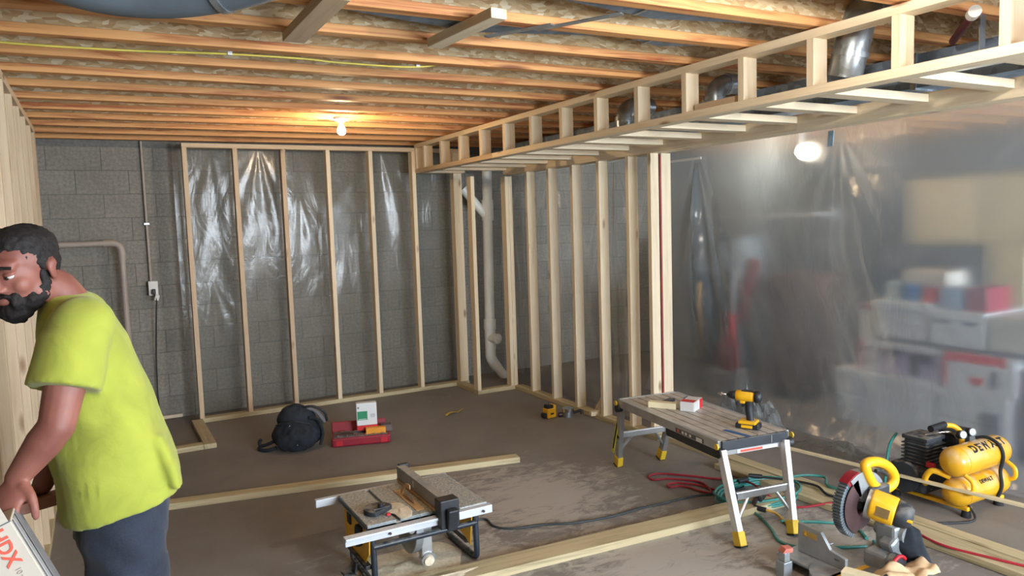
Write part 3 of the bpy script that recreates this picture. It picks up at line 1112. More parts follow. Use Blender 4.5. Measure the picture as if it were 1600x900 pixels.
def curtain(u, v):
    y = -1.3 - u * 6.4
    z = 2.43 - v * 2.43
    ztop = 2.19
    f = 0.0
    for (hy, a, s, w) in ((-1.92, 0.026, 11, 0.42), (-3.36, 0.007, 10, 0.6), (-4.7, 0.006, 9, 0.7), (-6.0, 0.006, 9, 0.7)):
        dz = max(0.0, ztop + 0.05 - z)
        th = math.atan2(y - hy, dz)
        f += a * math.sin(s * th * 1.8 + hy) * math.exp(-(th / w) ** 2) * min(1.0, dz * 2.0) * math.exp(-dz / 1.0)
    # diagonal pull from the first hang point towards the right
    dd = (y + 1.92) * 0.75 + (ztop - z) * 0.66
    ee = -(y + 1.92) * 0.66 + (ztop - z) * 0.75
    if y < -1.9:
        f += 0.004 * math.sin(26 * (y + 1.92 + (ztop - z) * 0.42)) * math.exp(-abs(y + 2.7) / 0.8) * (0.2 + v)
    f += 0.05 * noise.noise(Vector((y * 0.9, z * 0.8, 9.0))) + 0.006 * noise.noise(Vector((y * 3, z * 2, 4.0)))
    # a bunched vertical fold
    vv = max(0.0, (ztop - z) / ztop)
    g = math.exp(-((y + 1.90 + 0.16 * vv) / (0.035 + 0.09 * vv)) ** 2)
    f -= 0.10 * g * math.sin(PI * min(1, vv * 1.2)) * (1 + 0.5 * noise.noise(Vector((y * 12, z * 5, 3.0))))
    g2 = math.exp(-((y + 2.05 + 0.45 * vv) / (0.03 + 0.08 * vv)) ** 2)
    f -= 0.035 * g2 * min(1, vv * 3) * (1 + 0.8 * noise.noise(Vector((y * 9, z * 4, 7.0))))
    x = XC + f
    if v > 0.86:
        k = (v - 0.86) / 0.14
        x -= 0.10 * k * k * (1.0 + 0.8 * noise.noise(Vector((y * 2.2, 1, 1))))
        z = z + 0.03 * k * abs(noise.noise(Vector((y * 7, k * 3, 2)))) + 0.012
    return (x, y, max(z, 0.012))


cu = sheet('plastic_curtain', 'tall hazy plastic curtain closing off the storage room at the right', curtain, 420, 150, POLYC, (XC, -4.2, 0))
# the tape and lath that hold its top
hold = thing('tape_strip', 'white strip of tape holding the gathered plastic curtain beside the end stud', 'tape', (3.93, -1.95, 2.18))
G().box((3.925, -1.80, 2.155), (0.006, 0.42, 0.02)).obj('tape', LABELW, hold)
t2 = G().box((3.90, -3.33, 2.17), (0.006, 0.045, 0.11), (0, 0.1, 0)).obj('tape_strip', plain('pale_blue_tape', (150, 178, 190), 0.5))
tag(t2, 'pale blue vertical tape at the top of the plastic curtain beside the bulb', 'tape')


def crumple(name, label, c, rx, ry, h, seed, mat=None):
    t = thing(name, label, 'plastic sheeting', (c[0], c[1], 0))
    g = G()

    def fn(u, v):
        a = 2 * PI * u
        r = v
        n1 = noise.noise(Vector((math.cos(a) * 2.2 * r + seed, math.sin(a) * 2.2 * r, seed)))
        n2 = noise.noise(Vector((math.cos(a) * 7 * r + seed, math.sin(a) * 7 * r, seed * 2)))
        rr = r * (1 + 0.25 * noise.noise(Vector((math.cos(a) * 1.5, math.sin(a) * 1.5, seed))))
        z = h * (1 - r ** 2.2) * (0.75 + 0.6 * n1 + 0.5 * n2)
        return (c[0] + rx * rr * math.cos(a), c[1] + ry * rr * math.sin(a), max(0.004, z + 0.006))
    g.grid(fn, 70, 26, smooth=False)
    g.obj('film', mat or POLYF, t)
    return t


crumple('crumpled_plastic', 'heap of crumpled clear plastic on the floor behind the work platform', (3.60, -2.80), 0.17, 0.36, 0.30, 3.1)
crumple('crumpled_plastic', 'low trail of crumpled clear plastic on the floor between the platform and the compressor', (3.63, -3.68), 0.13, 0.42, 0.08, 5.7)

# ================================================================= PIPES AT THE WALLS
dr = thing('drain_stack', 'white plastic drain stack with a round cleanout inside the boxed corner frame', 'pipe', (2.93, 0.10, 0))
px0 = 2.925
G().tube([(px0 + 0.01, 0.10, 2.44), (px0 - 0.02, 0.10, 0.62)], 0.052, 22).obj('upper_pipe', PVC, dr)
G().tube([(px0 - 0.0, 0.10, 1.90), (px0 - 0.0, 0.10, 1.68)], 0.062, 22).obj('wye', PVC, dr)
G().tube([(px0 - 0.01, 0.10, 1.72), (px0 - 0.26, 0.14, 2.02)], 0.045, 20).obj('branch_pipe', PVC, dr)
G().tube([(px0 - 0.018, 0.10, 0.64), (px0 - 0.02, 0.10, 0.53)], 0.064, 22).obj('collar', PVC, dr)
g = G().tube([(px0 - 0.02, 0.10, 0.56), (px0 - 0.02, 0.10, 0.32)], 0.058, 22)
g.obj('cleanout_tee', PVC, dr)
g = G().cyl((px0 - 0.02, 0.10, 0.44), (px0 + 0.01, -0.02, 0.44), 0.054, n=26)
o = g.obj('cleanout_cap', PVC, dr)
G().box((px0 + 0.012, -0.026, 0.44), (0.028, 0.016, 0.028)).obj('square_nut', PVC, o, bev=0.002)
G().tube(smoothpath([(px0 - 0.02, 0.10, 0.34), (px0 - 0.02, 0.10, 0.24), (px0 + 0.01, 0.10, 0.17), (px0 + 0.05, 0.09, 0.11)], 6), 0.056, 20).obj('elbow', PVC, dr)
G().tube([(px0 + 0.035, 0.095, 0.135), (px0 + 0.125, 0.06, 0.0)], 0.05, 20).obj('lower_pipe', PVC, dr)

rdn = thing('radon_pipe', 'pale bent plastic pipe standing against the left part of the block wall', 'pipe', (-0.5, 0.2, 0))
G().tube([(-0.95, 0.20, 1.585), (-0.60, 0.20, 1.585)], 0.024, 16).obj('horizontal_pipe', PVCD, rdn)
G().tube(smoothpath([(-0.63, 0.20, 1.585), (-0.56, 0.20, 1.585), (-0.515, 0.20, 1.56), (-0.50, 0.20, 1.50), (-0.50, 0.20, 1.44)], 5), 0.030, 16).obj('elbow', PVCD, rdn)
G().tube([(-0.50, 0.20, 1.48), (-0.50, 0.20, 0.0)], 0.024, 16).obj('vertical_pipe', PVCD, rdn)

ol = thing('wall_outlet', 'white outlet box on the block wall at the foot of a thin conduit', 'outlet', (-0.285, 0.33, 1.14))
G().tube([(-0.288, 0.335, 2.45), (-0.288, 0.335, 1.24)], 0.0105, 12).obj('conduit', PVCD, ol)
G().box((-0.275, 0.32, 1.18), (0.075, 0.07, 0.125)).obj('box', WHT, ol, bev=0.004)
for z in (1.21, 1.155):
    G().cyl((-0.275, 0.288, z), (-0.275, 0.283, z), 0.017, n=18).obj('socket', WHT, ol)
G().box((-0.288, 0.325, 1.74), (0.045, 0.012, 0.02)).obj('clamp', GALV, ol, bev=0.002)
pc = thing('power_cord', 'black cord plugged into the wall outlet and hanging down', 'cord', (-0.29, 0.27, 0))
G().box((-0.275, 0.262, 1.152), (0.03, 0.04, 0.045)).obj('plug', BLK, pc, bev=0.006)
G().tube(smoothpath([(-0.275, 0.245, 1.14), (-0.26, 0.235, 1.08), (-0.27, 0.25, 0.95), (-0.29, 0.30, 0.6), (-0.30, 0.31, 0.3), (-0.32, 0.30, 0.02), (-0.5, 0.25, 0.008)], 8), 0.0065, 8).obj('cord', BLK, pc)
G().box((-0.255, 0.245, 1.10), (0.035, 0.03, 0.05), (0, 0.3, 0)).obj('adapter', WHT, pc, bev=0.005)

# ================================================================= STORAGE BEHIND THE CURTAIN


def carton(name, label, cat, x0, x1, y0, y1, z0, z1, mat, group=None, lid=None, marks=(), handles=()):
    t = thing(name, label, cat, ((x0 + x1) / 2, (y0 + y1) / 2, z0), group=group)
    G().bx(x0, x1, y0, y1, z0, z1).obj('body', mat, t, bev=0.006)
    if lid:
        G().bx(x0 - 0.012, x1 + 0.012, y0 - 0.012, y1 + 0.012, z1 - lid, z1 + 0.012).obj('lid', mat, t, bev=0.006)
    for (a0, a1, b0, b1, m) in marks:
        G().bx(x0 - 0.004, x0 - 0.0005, y1 + (y0 - y1) * a0, y1 + (y0 - y1) * a1, z0 + (z1 - z0) * b0, z0 + (z1 - z0) * b1).obj('printed_panel', m, t)
    for (a, b) in handles:
        yy = y1 + (y0 - y1) * a
        G().bx(x0 - 0.006, x0 - 0.0005, yy - 0.045, yy + 0.045, z0 + (z1 - z0) * b - 0.014, z0 + (z1 - z0) * b + 0.014).obj('hand_hole', GREYP, t)
    return t


XB = 4.42
carton('storage_tote', 'long white tote on the floor behind the curtain, leftmost and lowest', 'box', XB, 5.0, -3.76, -2.97, 0, 0.40, CARDW, lid=0.05, marks=((0.32, 0.36, 0.62, 0.86, GREYP),))
carton('storage_tote', 'white tote on the floor behind the curtain, under the red and white carton', 'box', XB, 5.0, -4.26, -3.79, 0, 0.38, CARDW, lid=0.05, marks=((0.62, 0.9, 0.05, 0.72, GREYP),))
carton('carton', 'carton with a mauve and green picture, stacked on the long white tote', 'box', XB + 0.02, 5.0, -3.80, -3.30, 0.415, 0.665, CARDW,
       marks=((0.03, 0.97, 0.35, 0.80, PURP), (0.03, 0.97, 0.05, 0.33, plain('lilac_print', (176, 160, 184), 0.6)), (0.55, 0.68, 0.1, 0.75, plain('sage_print', (128, 150, 128), 0.6)), (0.1, 0.4, 0.6, 0.82, GREYP), (0.7, 0.88, 0.5, 0.75, GREYP)))
carton('carton', 'narrow white carton with a red edge left of the mauve pictured carton', 'box', XB + 0.04, 4.85, -3.285, -3.13, 0.415, 0.67, CARDW, marks=((0.0, 0.18, 0.05, 0.95, REDP), (0.4, 0.7, 0.2, 0.4, GREYP), (0.4, 0.7, 0.6, 0.8, GREYP)))
carton('carton', 'white carton with a red top band and round red mark', 'box', XB, 5.0, -4.30, -3.83, 0.395, 0.665, CARDW, marks=((0.04, 0.88, 0.76, 0.99, REDP), (0.0, 0.05, 0.1, 0.9, REDP)))
ot = bpy.data.objects['carton.002']
G().cyl((XB - 0.004, -4.055, 0.50), (XB - 0.0005, -4.055, 0.50), 0.052, n=28).obj('round_mark', REDP, ot)
G().bx(XB - 0.0065, XB - 0.004, -4.105, -4.005, 0.505, 0.553).obj('white_half', CARDW, ot)
G().bx(XB - 0.0045, XB - 0.0005, -4.19, -4.15, 0.44, 0.56).obj('grey_picture', GREYP, ot)
carton('file_box', 'large white box on top of the mauve pictured carton', 'box', XB + 0.02, 4.95, -3.705, -3.30, 0.70, 0.965, CARDW, lid=0.05)
carton('file_box', 'white file box with two hand holes above the red and white carton', 'box', XB, 4.9, -4.10, -3.735, 0.70, 0.93, CARDW, lid=0.05, handles=((0.25, 0.75), (0.75, 0.72)))
carton('file_box', 'white file box nearest the camera in the top row behind the curtain', 'box', XB + 0.02, 4.95, -4.55, -4.13, 0.70, 0.92, CARDB, lid=0.05)
tr_ = thing('storage_shelf', 'grey shelf board carrying the row of white file boxes', 'shelf', (4.72, -3.9, 0))
G().bx(XB + 0.03, 5.05, -4.75, -3.28, 0.672, 0.695).obj('board', GREYP, tr_, bev=0.002)
for y in (-4.72,):
    for x in (XB + 0.06, 5.02):
        G().bx(x - 0.015, x + 0.015, y - 0.015, y + 0.015, 0, 0.672).obj('leg', GREYP, tr_)
cb = carton('carton', 'dark red carton at the right end of the middle row behind the curtain', 'box', XB + 0.05, 5.0, -4.66, -4.36, 0.0, 0.60, REDD)
items = [('jar', 'round pale jar standing on the large white box', 'jar', -3.36, 0.978, 0.055, 0.13, 'r', plain('pale_jar', (190, 200, 190), 0.4)),
         ('paint_can', 'blue can beside the pale jar on the large white box', 'can', -3.50, 0.978, 0.065, 0.12, 'r', BLUEP),
         ('paint_can', 'red can between the blue can and the pale blue bag', 'can', -3.66, 0.978, 0.05, 0.11, 'r', REDP)]
for nm, lb, ct, y, z, r, h, k, m in items:
    t = thing(nm, lb, ct, (4.55, y, z))
    G().cyl((4.55, y, z), (4.55, y, z + h), r, n=22).obj('body', m, t)
    G().cyl((4.55, y, z + h), (4.55, y, z + h + 0.012), r * 0.92, n=22).obj('lid', GREYC, t)
carton('carton', 'pale blue carton on the file box with hand holes', 'box', 4.47, 4.75, -3.92, -3.77, 0.942, 1.10, plain('pale_blue_print', (140, 160, 186), 0.6))
carton('carton', 'crimson carton beside the pale blue carton on the file box', 'box', 4.47, 4.75, -4.09, -3.95, 0.942, 1.11, REDD)
carton('carton', 'low grey white carton behind the cans on the large white box', 'box', 4.66, 4.9, -3.70, -3.35, 0.978, 1.19, CARDB)
carton('carton', 'small carton with a red top standing left of the large white box', 'box', 4.46, 4.7, -3.27, -3.14, 0.672, 0.93, CARDB, marks=((0, 1, 0.88, 1.0, REDD),))
# wardrobe-like pale panels
bk = thing('shelving_unit', 'tall pale storage unit with two upper doors far behind the curtain', 'cabinet', (5.9, -3.6, 0))
G().bx(5.8, 6.2, -3.9, -2.62, 1.34, 1.92).obj('top_box', BEIGE, bk, bev=0.004)
for (a, b) in ((-3.30, -2.64), (-3.88, -3.35)):
    G().bx(5.775, 5.80, a, b, 1.37, 1.89).obj('door', BEIGE, bk, bev=0.004)
G().bx(5.80, 6.2, -3.66, -3.34, 0.0, 1.34).obj('side_panel', BEIGE, bk, bev=0.004)
G().bx(5.9, 6.2, -3.34, -2.64, 0.0, 1.34).obj('lower_back', GREYP, bk, bev=0.004)

pn = thing('cabinet', 'rust brown cabinet standing behind the curtain left of the white boxes', 'cabinet', (4.8, -2.2, 0))
G().bx(4.6, 5.0, -2.46, -2.08, 0.06, 1.10).obj('body', BROWNP, pn, bev=0.004)
G().bx(4.585, 4.6, -2.44, -2.10, 0.10, 1.07).obj('door', BROWNP, pn, bev=0.003)
G().bx(4.62, 5.0, -2.44, -2.10, 0, 0.06).obj('plinth', BLK, pn)
dk = thing('dark_cabinet', 'dark blue-grey cabinet between the brown cabinet and the white boxes', 'cabinet', (4.9, -2.85, 0))
G().bx(5.1, 5.5, -3.22, -2.60, 0.05, 1.15).obj('body', DARKP, dk, bev=0.004)
G().bx(5.085, 5.1, -2.90, -2.61, 0.08, 1.12).obj('door', DARKP, dk, bev=0.003)
G().bx(5.085, 5.1, -3.21, -2.91, 0.08, 1.12).obj('door', DARKP, dk, bev=0.003)
G().bx(5.12, 5.5, -3.20, -2.62, 0, 0.05).obj('plinth', BLK, dk)
br = thing('broom', 'broom with a yellow handle leaning behind the curtain beside the end stud', 'broom', (4.35, -1.5, 0))
G().tube([(4.36, -1.46, 0.28), (4.42, -1.44, 1.02)], 0.022, 12).obj('handle', plain('yellow_handle', (206, 160, 70), 0.5), br)
G().box((4.35, -1.46, 0.14), (0.07, 0.26, 0.26)).obj('bristles', DARKP, br, bev=0.01)
rv = thing('shop_vacuum', 'red and grey upright cleaner behind the curtain, beside the broom', 'vacuum cleaner', (4.35, -1.86, 0))
G().box((4.38, -1.87, 0.95), (0.10, 0.12, 0.42), (0, 0.1, 0)).obj('handle_column', GREYC, rv, bev=0.02)
G().box((4.36, -1.87, 0.62), (0.12, 0.10, 0.32)).obj('dust_cup', RED, rv, bev=0.03)
G().box((4.34, -1.88, 0.36), (0.16, 0.16, 0.26)).obj('motor_housing', REDD, rv, bev=0.03)
G().box((4.32, -1.88, 0.12), (0.26, 0.30, 0.24)).obj('floor_head', GREYC, rv, bev=0.03)
cr = thing('folded_chair', 'folded chair with a dark red seat leaning behind the curtain', 'chair', (4.5, -2.05, 0))
G().box((4.50, -1.93, 0.95), (0.05, 0.10, 0.62), (0.28, 0, 0)).obj('seat', REDD, cr, bev=0.02)
for dy in (-0.09, 0.09):
    G().tube([(4.52, -2.06 + dy, 0), (4.52, -1.78 + dy, 1.30)], 0.012, 10).obj('leg', GREYC, cr)
sh = thing('wall_shelf', 'pale grey shelf board far behind the curtain at the left', 'shelf', (5.6, -1.1, 1.5))
G().bx(5.5, 5.75, -1.9, -0.5, 1.62, 1.66).obj('board', CARDW, sh)
for y in (-0.6, -1.2, -1.8):
    G().bx(5.5, 5.53, y - 0.015, y + 0.015, 0, 1.62).obj('post', GREYP, sh)
    G().bx(5.72, 5.75, y - 0.015, y + 0.015, 0, 1.62).obj('post', GREYP, sh)
carton('carton', 'pale grey carton below the far shelf board behind the curtain', 'box', 5.1, 5.4, -1.2, -0.75, 1.0, 1.42, plain('dull_grey_carton', (150, 158, 162), 0.6))
G().bx(5.08, 5.45, -1.3, -0.65, 0.0, 1.0).obj('stand', DARKP, bpy.data.objects['carton.008'])
rc = thing('red_can', 'small red can with a black base behind the bottom of the right stud wall', 'can', (3.18, -2.35, 0))
G().cyl((3.23, -2.40, 0), (3.23, -2.40, 0.09), 0.055, n=20).obj('base', BLK, rc)
G().cyl((3.23, -2.40, 0.09), (3.23, -2.40, 0.21), 0.05, n=20).obj('body', RED, rc)
G().cyl((3.23, -2.40, 0.21), (3.23, -2.40, 0.235), 0.04, n=20).obj('cap', BLK, rc)

# ================================================================= TABLE SAW
ts = thing('table_saw', 'portable table saw with yellow side panels, black tube legs and a sawdust covered top', 'table saw', (0.55, -3.58, 0))
ZT = 0.33
g = G()
g.bx(0.28, 0.415, -3.76, -3.31, ZT - 0.03, ZT)
g.bx(0.435, 0.53, -3.76, -3.31, ZT - 0.03, ZT)
g.bx(0.575, 0.70, -3.76, -3.31, ZT - 0.03, ZT)
g.bx(0.53, 0.575, -3.40, -3.31, ZT - 0.03, ZT)
g.bx(0.53, 0.575, -3.76, -3.72, ZT - 0.03, ZT)
g.bx(0.28, 0.70, -3.76, -3.31, ZT - 0.034, ZT - 0.012)
g.obj('table_top', CASTD, ts, bev=0.002)
G().bx(0.716, 0.862, -3.79, -3.30, ZT - 0.032, ZT - 0.002).obj('extension_wing', CASTD, ts, bev=0.006)
G().bx(0.532, 0.573, -3.715, -3.405, ZT - 0.008, ZT + 0.001).obj('throat_plate', WOODP, ts)
g = G().bx(0.16, 0.60, -3.825, -3.79, ZT - 0.045, ZT - 0.008).bx(0.16, 0.60, -3.835, -3.825, ZT - 0.02, ZT - 0.008)
g.obj('front_rail', RAILM, ts, bev=0.002)
G().bx(0.68, 0.87, -3.825, -3.79, ZT - 0.045, ZT - 0.008).obj('front_rail', RAILM, ts, bev=0.002)
G().bx(0.17, 0.87, -3.30, -3.27, ZT - 0.045, ZT - 0.008).obj('rear_rail', RAILM, ts, bev=0.002)
for x in (0.36, 0.82):
    G().cyl((x, -3.828, ZT - 0.027), (x, -3.836, ZT - 0.027), 0.006, n=10).obj('rail_bolt', STEEL, ts)
# fence
g = G().bx(0.605, 0.65, -3.80, -3.26, ZT + 0.002, ZT + 0.075)
fe = g.obj('fence', CAST, ts, bev=0.002)
G().bx(0.598, 0.604, -3.78, -3.27, ZT + 0.001, ZT + 0.012).obj('fence_lip', WOODP, fe)
G().bx(0.6035, 0.605, -3.50, -3.485, ZT + 0.03, ZT + 0.062).obj('paper_label', LABELW, fe)
g = G().bx(0.59, 0.685, -3.86, -3.79, ZT - 0.06, ZT + 0.075)
g.box((0.64, -3.875, ZT - 0.01), (0.05, 0.03, 0.10), (0.2, 0, 0))
g.obj('fence_clamp', BLK, ts, bev=0.006)
G().bx(0.615, 0.67, -3.27, -3.245, ZT - 0.03, ZT + 0.08).obj('rear_clamp', BLK, ts, bev=0.004)
G().bx(0.652, 0.662, -3.80, -3.27, ZT + 0.04, ZT + 0.05).obj('fence_edge_strip', STEEL, fe)
# blade, riving knife and guard
g = G().prism([(0.10 * math.cos(a), 0.10 * math.sin(a)) for a in np.linspace(0, 2 * PI, 41)[:-1]], -0.001, 0.001, M4((0.552, -3.56, ZT - 0.065), (PI / 2, 0, PI / 2)))
g.obj('saw_blade', CHROME, ts)
arc = [(0.125 * math.cos(a), 0.125 * math.sin(a)) for a in np.linspace(0.3, 1.7, 12)] + [(0.105 * math.cos(a), 0.105 * math.sin(a)) for a in np.linspace(1.7, 0.3, 12)]
G().prism(arc, -0.002, 0.002, M4((0.556, -3.56, ZT - 0.05), (PI / 2, 0, PI / 2))).obj('riving_knife', WOODP, ts)
# miter gauge
mg = G().prism([(0.066 * math.cos(a), 0.066 * math.sin(a)) for a in np.linspace(-0.6, PI + 0.6, 26)], 0, 0.022, M4((0.375, -3.63, ZT + 0.002), (0, 0, 0.5))).obj('miter_gauge', BLKD, ts, bev=0.003)
G().cyl((0.385, -3.64, ZT + 0.018), (0.385, -3.64, ZT + 0.045), 0.013, n=16).obj('knob', BLK, mg)
G().box((0.376, -3.655, ZT + 0.020), (0.07, 0.010, 0.018), (0, 0, 0.12)).obj('gauge_face', BLKD, mg, bev=0.003)
G().box((0.40, -3.70, ZT + 0.008), (0.018, 0.012, 0.01)).obj('pointer', RED, mg)
# frame
def uframe(x, xo):
    p = [(x - xo, -3.68, ZT - 0.05), (x, -3.685, 0.20), (x, -3.69, 0.05), (x, -3.67, 0.018), (x, -3.62, 0.0145), (x, -3.42, 0.0145), (x, -3.37, 0.018), (x, -3.35, 0.05), (x - xo, -3.34, ZT - 0.05)]
    G().tube(smoothpath(p, 5), 0.0145, 12).obj('side_tube', BLKT, ts)
uframe(0.325, 0.01)
uframe(0.845, -0.01)
G().tube([(0.325, -3.69, 0.195), (0.845, -3.69, 0.195)], 0.0135, 12).obj('cross_tube', BLKT, ts)
G().tube([(0.325, -3.34, 0.225), (0.845, -3.34, 0.225)], 0.0135, 12).obj('cross_tube', BLKT, ts)
G().prism([(-3.72, 0.295), (-3.32, 0.295), (-3.34, 0.09), (-3.62, 0.09), (-3.70, 0.17)], 0.300, 0.304, Matrix(((0, 0, 1, 0), (1, 0, 0, 0), (0, 1, 0, 0), (0, 0, 0, 1)))).obj('side_panel', YEL, ts)
G().prism([(-3.70, 0.295), (-3.32, 0.295), (-3.34, 0.15), (-3.60, 0.10), (-3.665, 0.075)], 0.822, 0.826, Matrix(((0, 0, 1, 0), (1, 0, 0, 0), (0, 1, 0, 0), (0, 0, 0, 1)))).obj('side_panel', YEL, ts)
G().prism([(-3.62, 0.09), (-3.58, 0.09), (-3.35, 0.09), (-3.36, 0.082), (-3.63, 0.075)], 0.815, 0.83, Matrix(((0, 0, 1, 0), (1, 0, 0, 0), (0, 1, 0, 0), (0, 0, 0, 1)))).obj('panel_trim', BLK, ts)
G().box((0.302, -3.50, 0.10), (0.03, 0.36, 0.02)).obj('panel_trim', BLKD, ts, bev=0.004)
G().box((0.30, -3.42, 0.25), (0.02, 0.05, 0.06)).obj('cord_hook', BLK, ts, bev=0.008)
G().box((0.285, -3.60, 0.23), (0.035, 0.035, 0.11), (0.15, 0, 0)).obj('lock_lever', BLK, ts, bev=0.012)
# shroud, bracket, port, motor
g = G().prism([(0.15 * math.cos(a), 0.15 * math.sin(a)) for a in np.linspace(PI, 2 * PI, 22)] + [(0.15, 0.06), (-0.15, 0.06)], -0.02, 0.02, M4((0.555, -3.54, 0.215), (PI / 2, 0, PI / 2)))
g.obj('blade_shroud', CAST, ts, bev=0.004)
g = G().box((0.60, -3.63, 0.17), (0.055, 0.05, 0.20))
g.cyl((0.605, -3.66, 0.055), (0.605, -3.62, 0.06), 0.036, n=22)
g.obj('trunnion_bracket', ALU, ts, bev=0.004)
G().cyl((0.605, -3.668, 0.05), (0.605, -3.656, 0.052), 0.025, n=20).obj('dust_port', SAWD, ts)
G().bx(0.44, 0.66, -3.60, -3.44, 0.20, 0.29).obj('carriage', CAST, ts, bev=0.01)
G().cyl((0.62, -3.52, 0.20), (0.79, -3.52, 0.20), 0.062, n=24).obj('motor', BLKD, ts)
G().cyl((0.51, -3.70, 0.235), (0.51, -3.66, 0.235), 0.016, n=16).obj('arbor_nut', CHROME, ts)
for (x, y, z, l) in ((0.265, -3.58, 0.075, .05), (0.285, -3.66, 0.035, .06)):
    g = G().box((x, y, z), (0.008, l, 0.05), (0, 0.2, 0)).box((x - 0.03, y, z - 0.022), (0.06, l, 0.006), (0, 0.15, 0))
    g.obj('storage_hook', BLKD, ts)


def heap(name, label, c, rx, ry, h, seed, group=None, n=36):
    g = G()

    def fn(u, v):
        a = 2 * PI * u
        k = 1 + 0.35 * noise.noise(Vector((math.cos(a) * 1.6, math.sin(a) * 1.6, seed)))
        z = h * (1 - v) ** 1.3 * (1 + 0.5 * noise.noise(Vector((math.cos(a) * v * 4, math.sin(a) * v * 4, seed))))
        return (c[0] + rx * v * k * math.cos(a), c[1] + ry * v * k * math.sin(a), c[2] + max(0.0, z) + (0.0012 if v < 1 else -0.001))
    g.grid(fn, n, 12)
    o = g.obj(name, SAWD)
    return tag(o, label, 'sawdust', kind='stuff')


heap('sawdust', 'pale sawdust heaped under the table saw', (0.56, -3.54, 0.0), 0.30, 0.19, 0.014, 1.0)
heap('sawdust', 'sawdust spilled on the floor plate in front of the table saw', (0.50, -3.835, T2 + 0.0005), 0.26, 0.040, 0.012, 2.0)
heap('sawdust', 'sawdust lying on top of the table saw beside its blade', (0.47, -3.66, ZT + 0.001), 0.055, 0.10, 0.006, 6.0)

sc_ = thing('power_cord', 'black power cord snaking over the floor from the table saw to the work platform', 'cord', (1.5, -3.5, 0))
cp_ = [(0.83, -3.45, 0.16), (0.93, -3.28, 0.03), (1.10, -3.26, 0.008), (1.10, -3.38, 0.008), (1.167, -3.464, 0.008), (1.338, -3.515, 0.008), (1.497, -3.59, 0.008), (1.728, -3.627, 0.008), (1.90, -3.62, 0.008), (2.043, -3.634, 0.008), (2.275, -3.646, 0.008), (2.44, -3.69, 0.008), (2.62, -3.72, 0.01), (2.68, -3.62, 0.01)]
G().tube(smoothpath(cp_, 8), 0.0062, 8).obj('cord', GREYB, sc_)

# ================================================================= WORK PLATFORM
wpf = thing('work_platform', 'folding aluminium work platform with yellow feet and a dusty deck', 'platform', (2.32, -3.64, 0), math.radians(-8))
L_ = dict(parent=wpf, world=False)
for i in range(7):
    x = -0.186 + 0.062 * i
    G().box((x, 0, 0.495), (0.055, 1.02, 0.010)).obj('deck_rib', DECKM, bev=0.002, **L_)
G().box((0, 0, 0.486), (0.40, 1.02, 0.006)).obj('deck_plate', DECKM, **L_)
for s in (-1, 1):
    G().box((s * 0.215, 0, 0.475), (0.024, 1.04, 0.052)).obj('side_rail', ALU, bev=0.003, **L_)
for s in (-1, 1):
    g = G().box((0, s * 0.525, 0.475), (0.42, 0.02, 0.052))
    g.obj('end_rail', BLKD if s < 0 else ALU, bev=0.003, **L_)
G().box((0, -0.515, 0.435), (0.41, 0.012, 0.03)).obj('end_channel', ALU, bev=0.002, **L_)
G().box((-0.222, -0.27, 0.432), (0.010, 0.46, 0.045)).obj('rubber_skirt', BLKD, **L_)
G().box((-0.2285, -0.27, 0.468), (0.0015, 0.26, 0.024)).obj('warning_label', GREYP, **L_)
G().cyl((-0.2290, -0.165, 0.468), (-0.2305, -0.165, 0.468), 0.010, n=16).obj('label_mark', REDO, **L_)
for i, y in enumerate((-0.21, -0.24, -0.28)):
    G().box((-0.2302, y, 0.468), (0.001, 0.018, 0.014)).obj('label_mark', LABELW, **L_)
G().box((-0.2300, -0.36, 0.466), (0.0012, 0.05, 0.020)).obj('label_mark', LABELW, **L_)
G().box((0.02, -0.5235, 0.432), (0.26, 0.001, 0.018)).obj('warning_label', LABELW, **L_)
G().box((-0.02, -0.5245, 0.432), (0.14, 0.001, 0.012)).obj('label_mark', REDO, **L_)
G().box((0.10, -0.5365, 0.475), (0.003, 0.0012, 0.04)).obj('seam', ALU, **L_)
G().box((-0.05, -0.44, 0.5012), (0.03, 0.16, 0.0012), (0, 0, 0.25)).obj('blue_smear', BLUEP, **L_)
for s in (-1, 1):
    for e in (-1, 1):
        off = -0.045 if e < 0 else 0.02
        a = Vector((s * 0.20 + off * 0.3, e * 0.53, 0.455))
        b = Vector((s * 0.168 + off, e * 0.665, 0.055))
        d = (b - a).normalized()
        m = frame(d, (1, 0, 0))
        m.translation = (a + b) / 2
        g = G().box((0, 0, 0), (0.032, 0.048, (b - a).length), m=m)
        leg = g.obj('leg', ALUB if e < 0 else ALU, bev=0.003, **L_)
        for q in (-0.012, 0, 0.012):
            m2 = m.copy()
            m2.translation = (a + b) / 2 + m.col[1].to_3d() * q + m.col[0].to_3d() * (-0.0165)
            G().box((0, 0, 0), (0.002, 0.003, (b - a).length * 0.96), m=m2).obj('tread_rib', ALU, leg, world=False)
            break
        m3 = m.copy()
        m3.translation = b + d * 0.012
        G().box((0, 0, 0), (0.040, 0.056, 0.07), m=m3).obj('rubber_foot', YELF, leg, world=False, bev=0.004)
        m4 = m.copy()
        m4.translation = b + d * 0.050
        G().box((0, 0, 0), (0.042, 0.058, 0.008), m=m4).obj('sole', RUB, leg, world=False)
        G().cyl((s * 0.20, e * 0.525, 0.44), (s * 0.235, e * 0.525, 0.44), 0.026, n=18).obj('hinge', BLK, **L_)
        G().cyl((s * 0.236, e * 0.525, 0.475), (s * 0.243, e * 0.525, 0.475), 0.016, n=14).obj('lock_button', YELF, **L_)
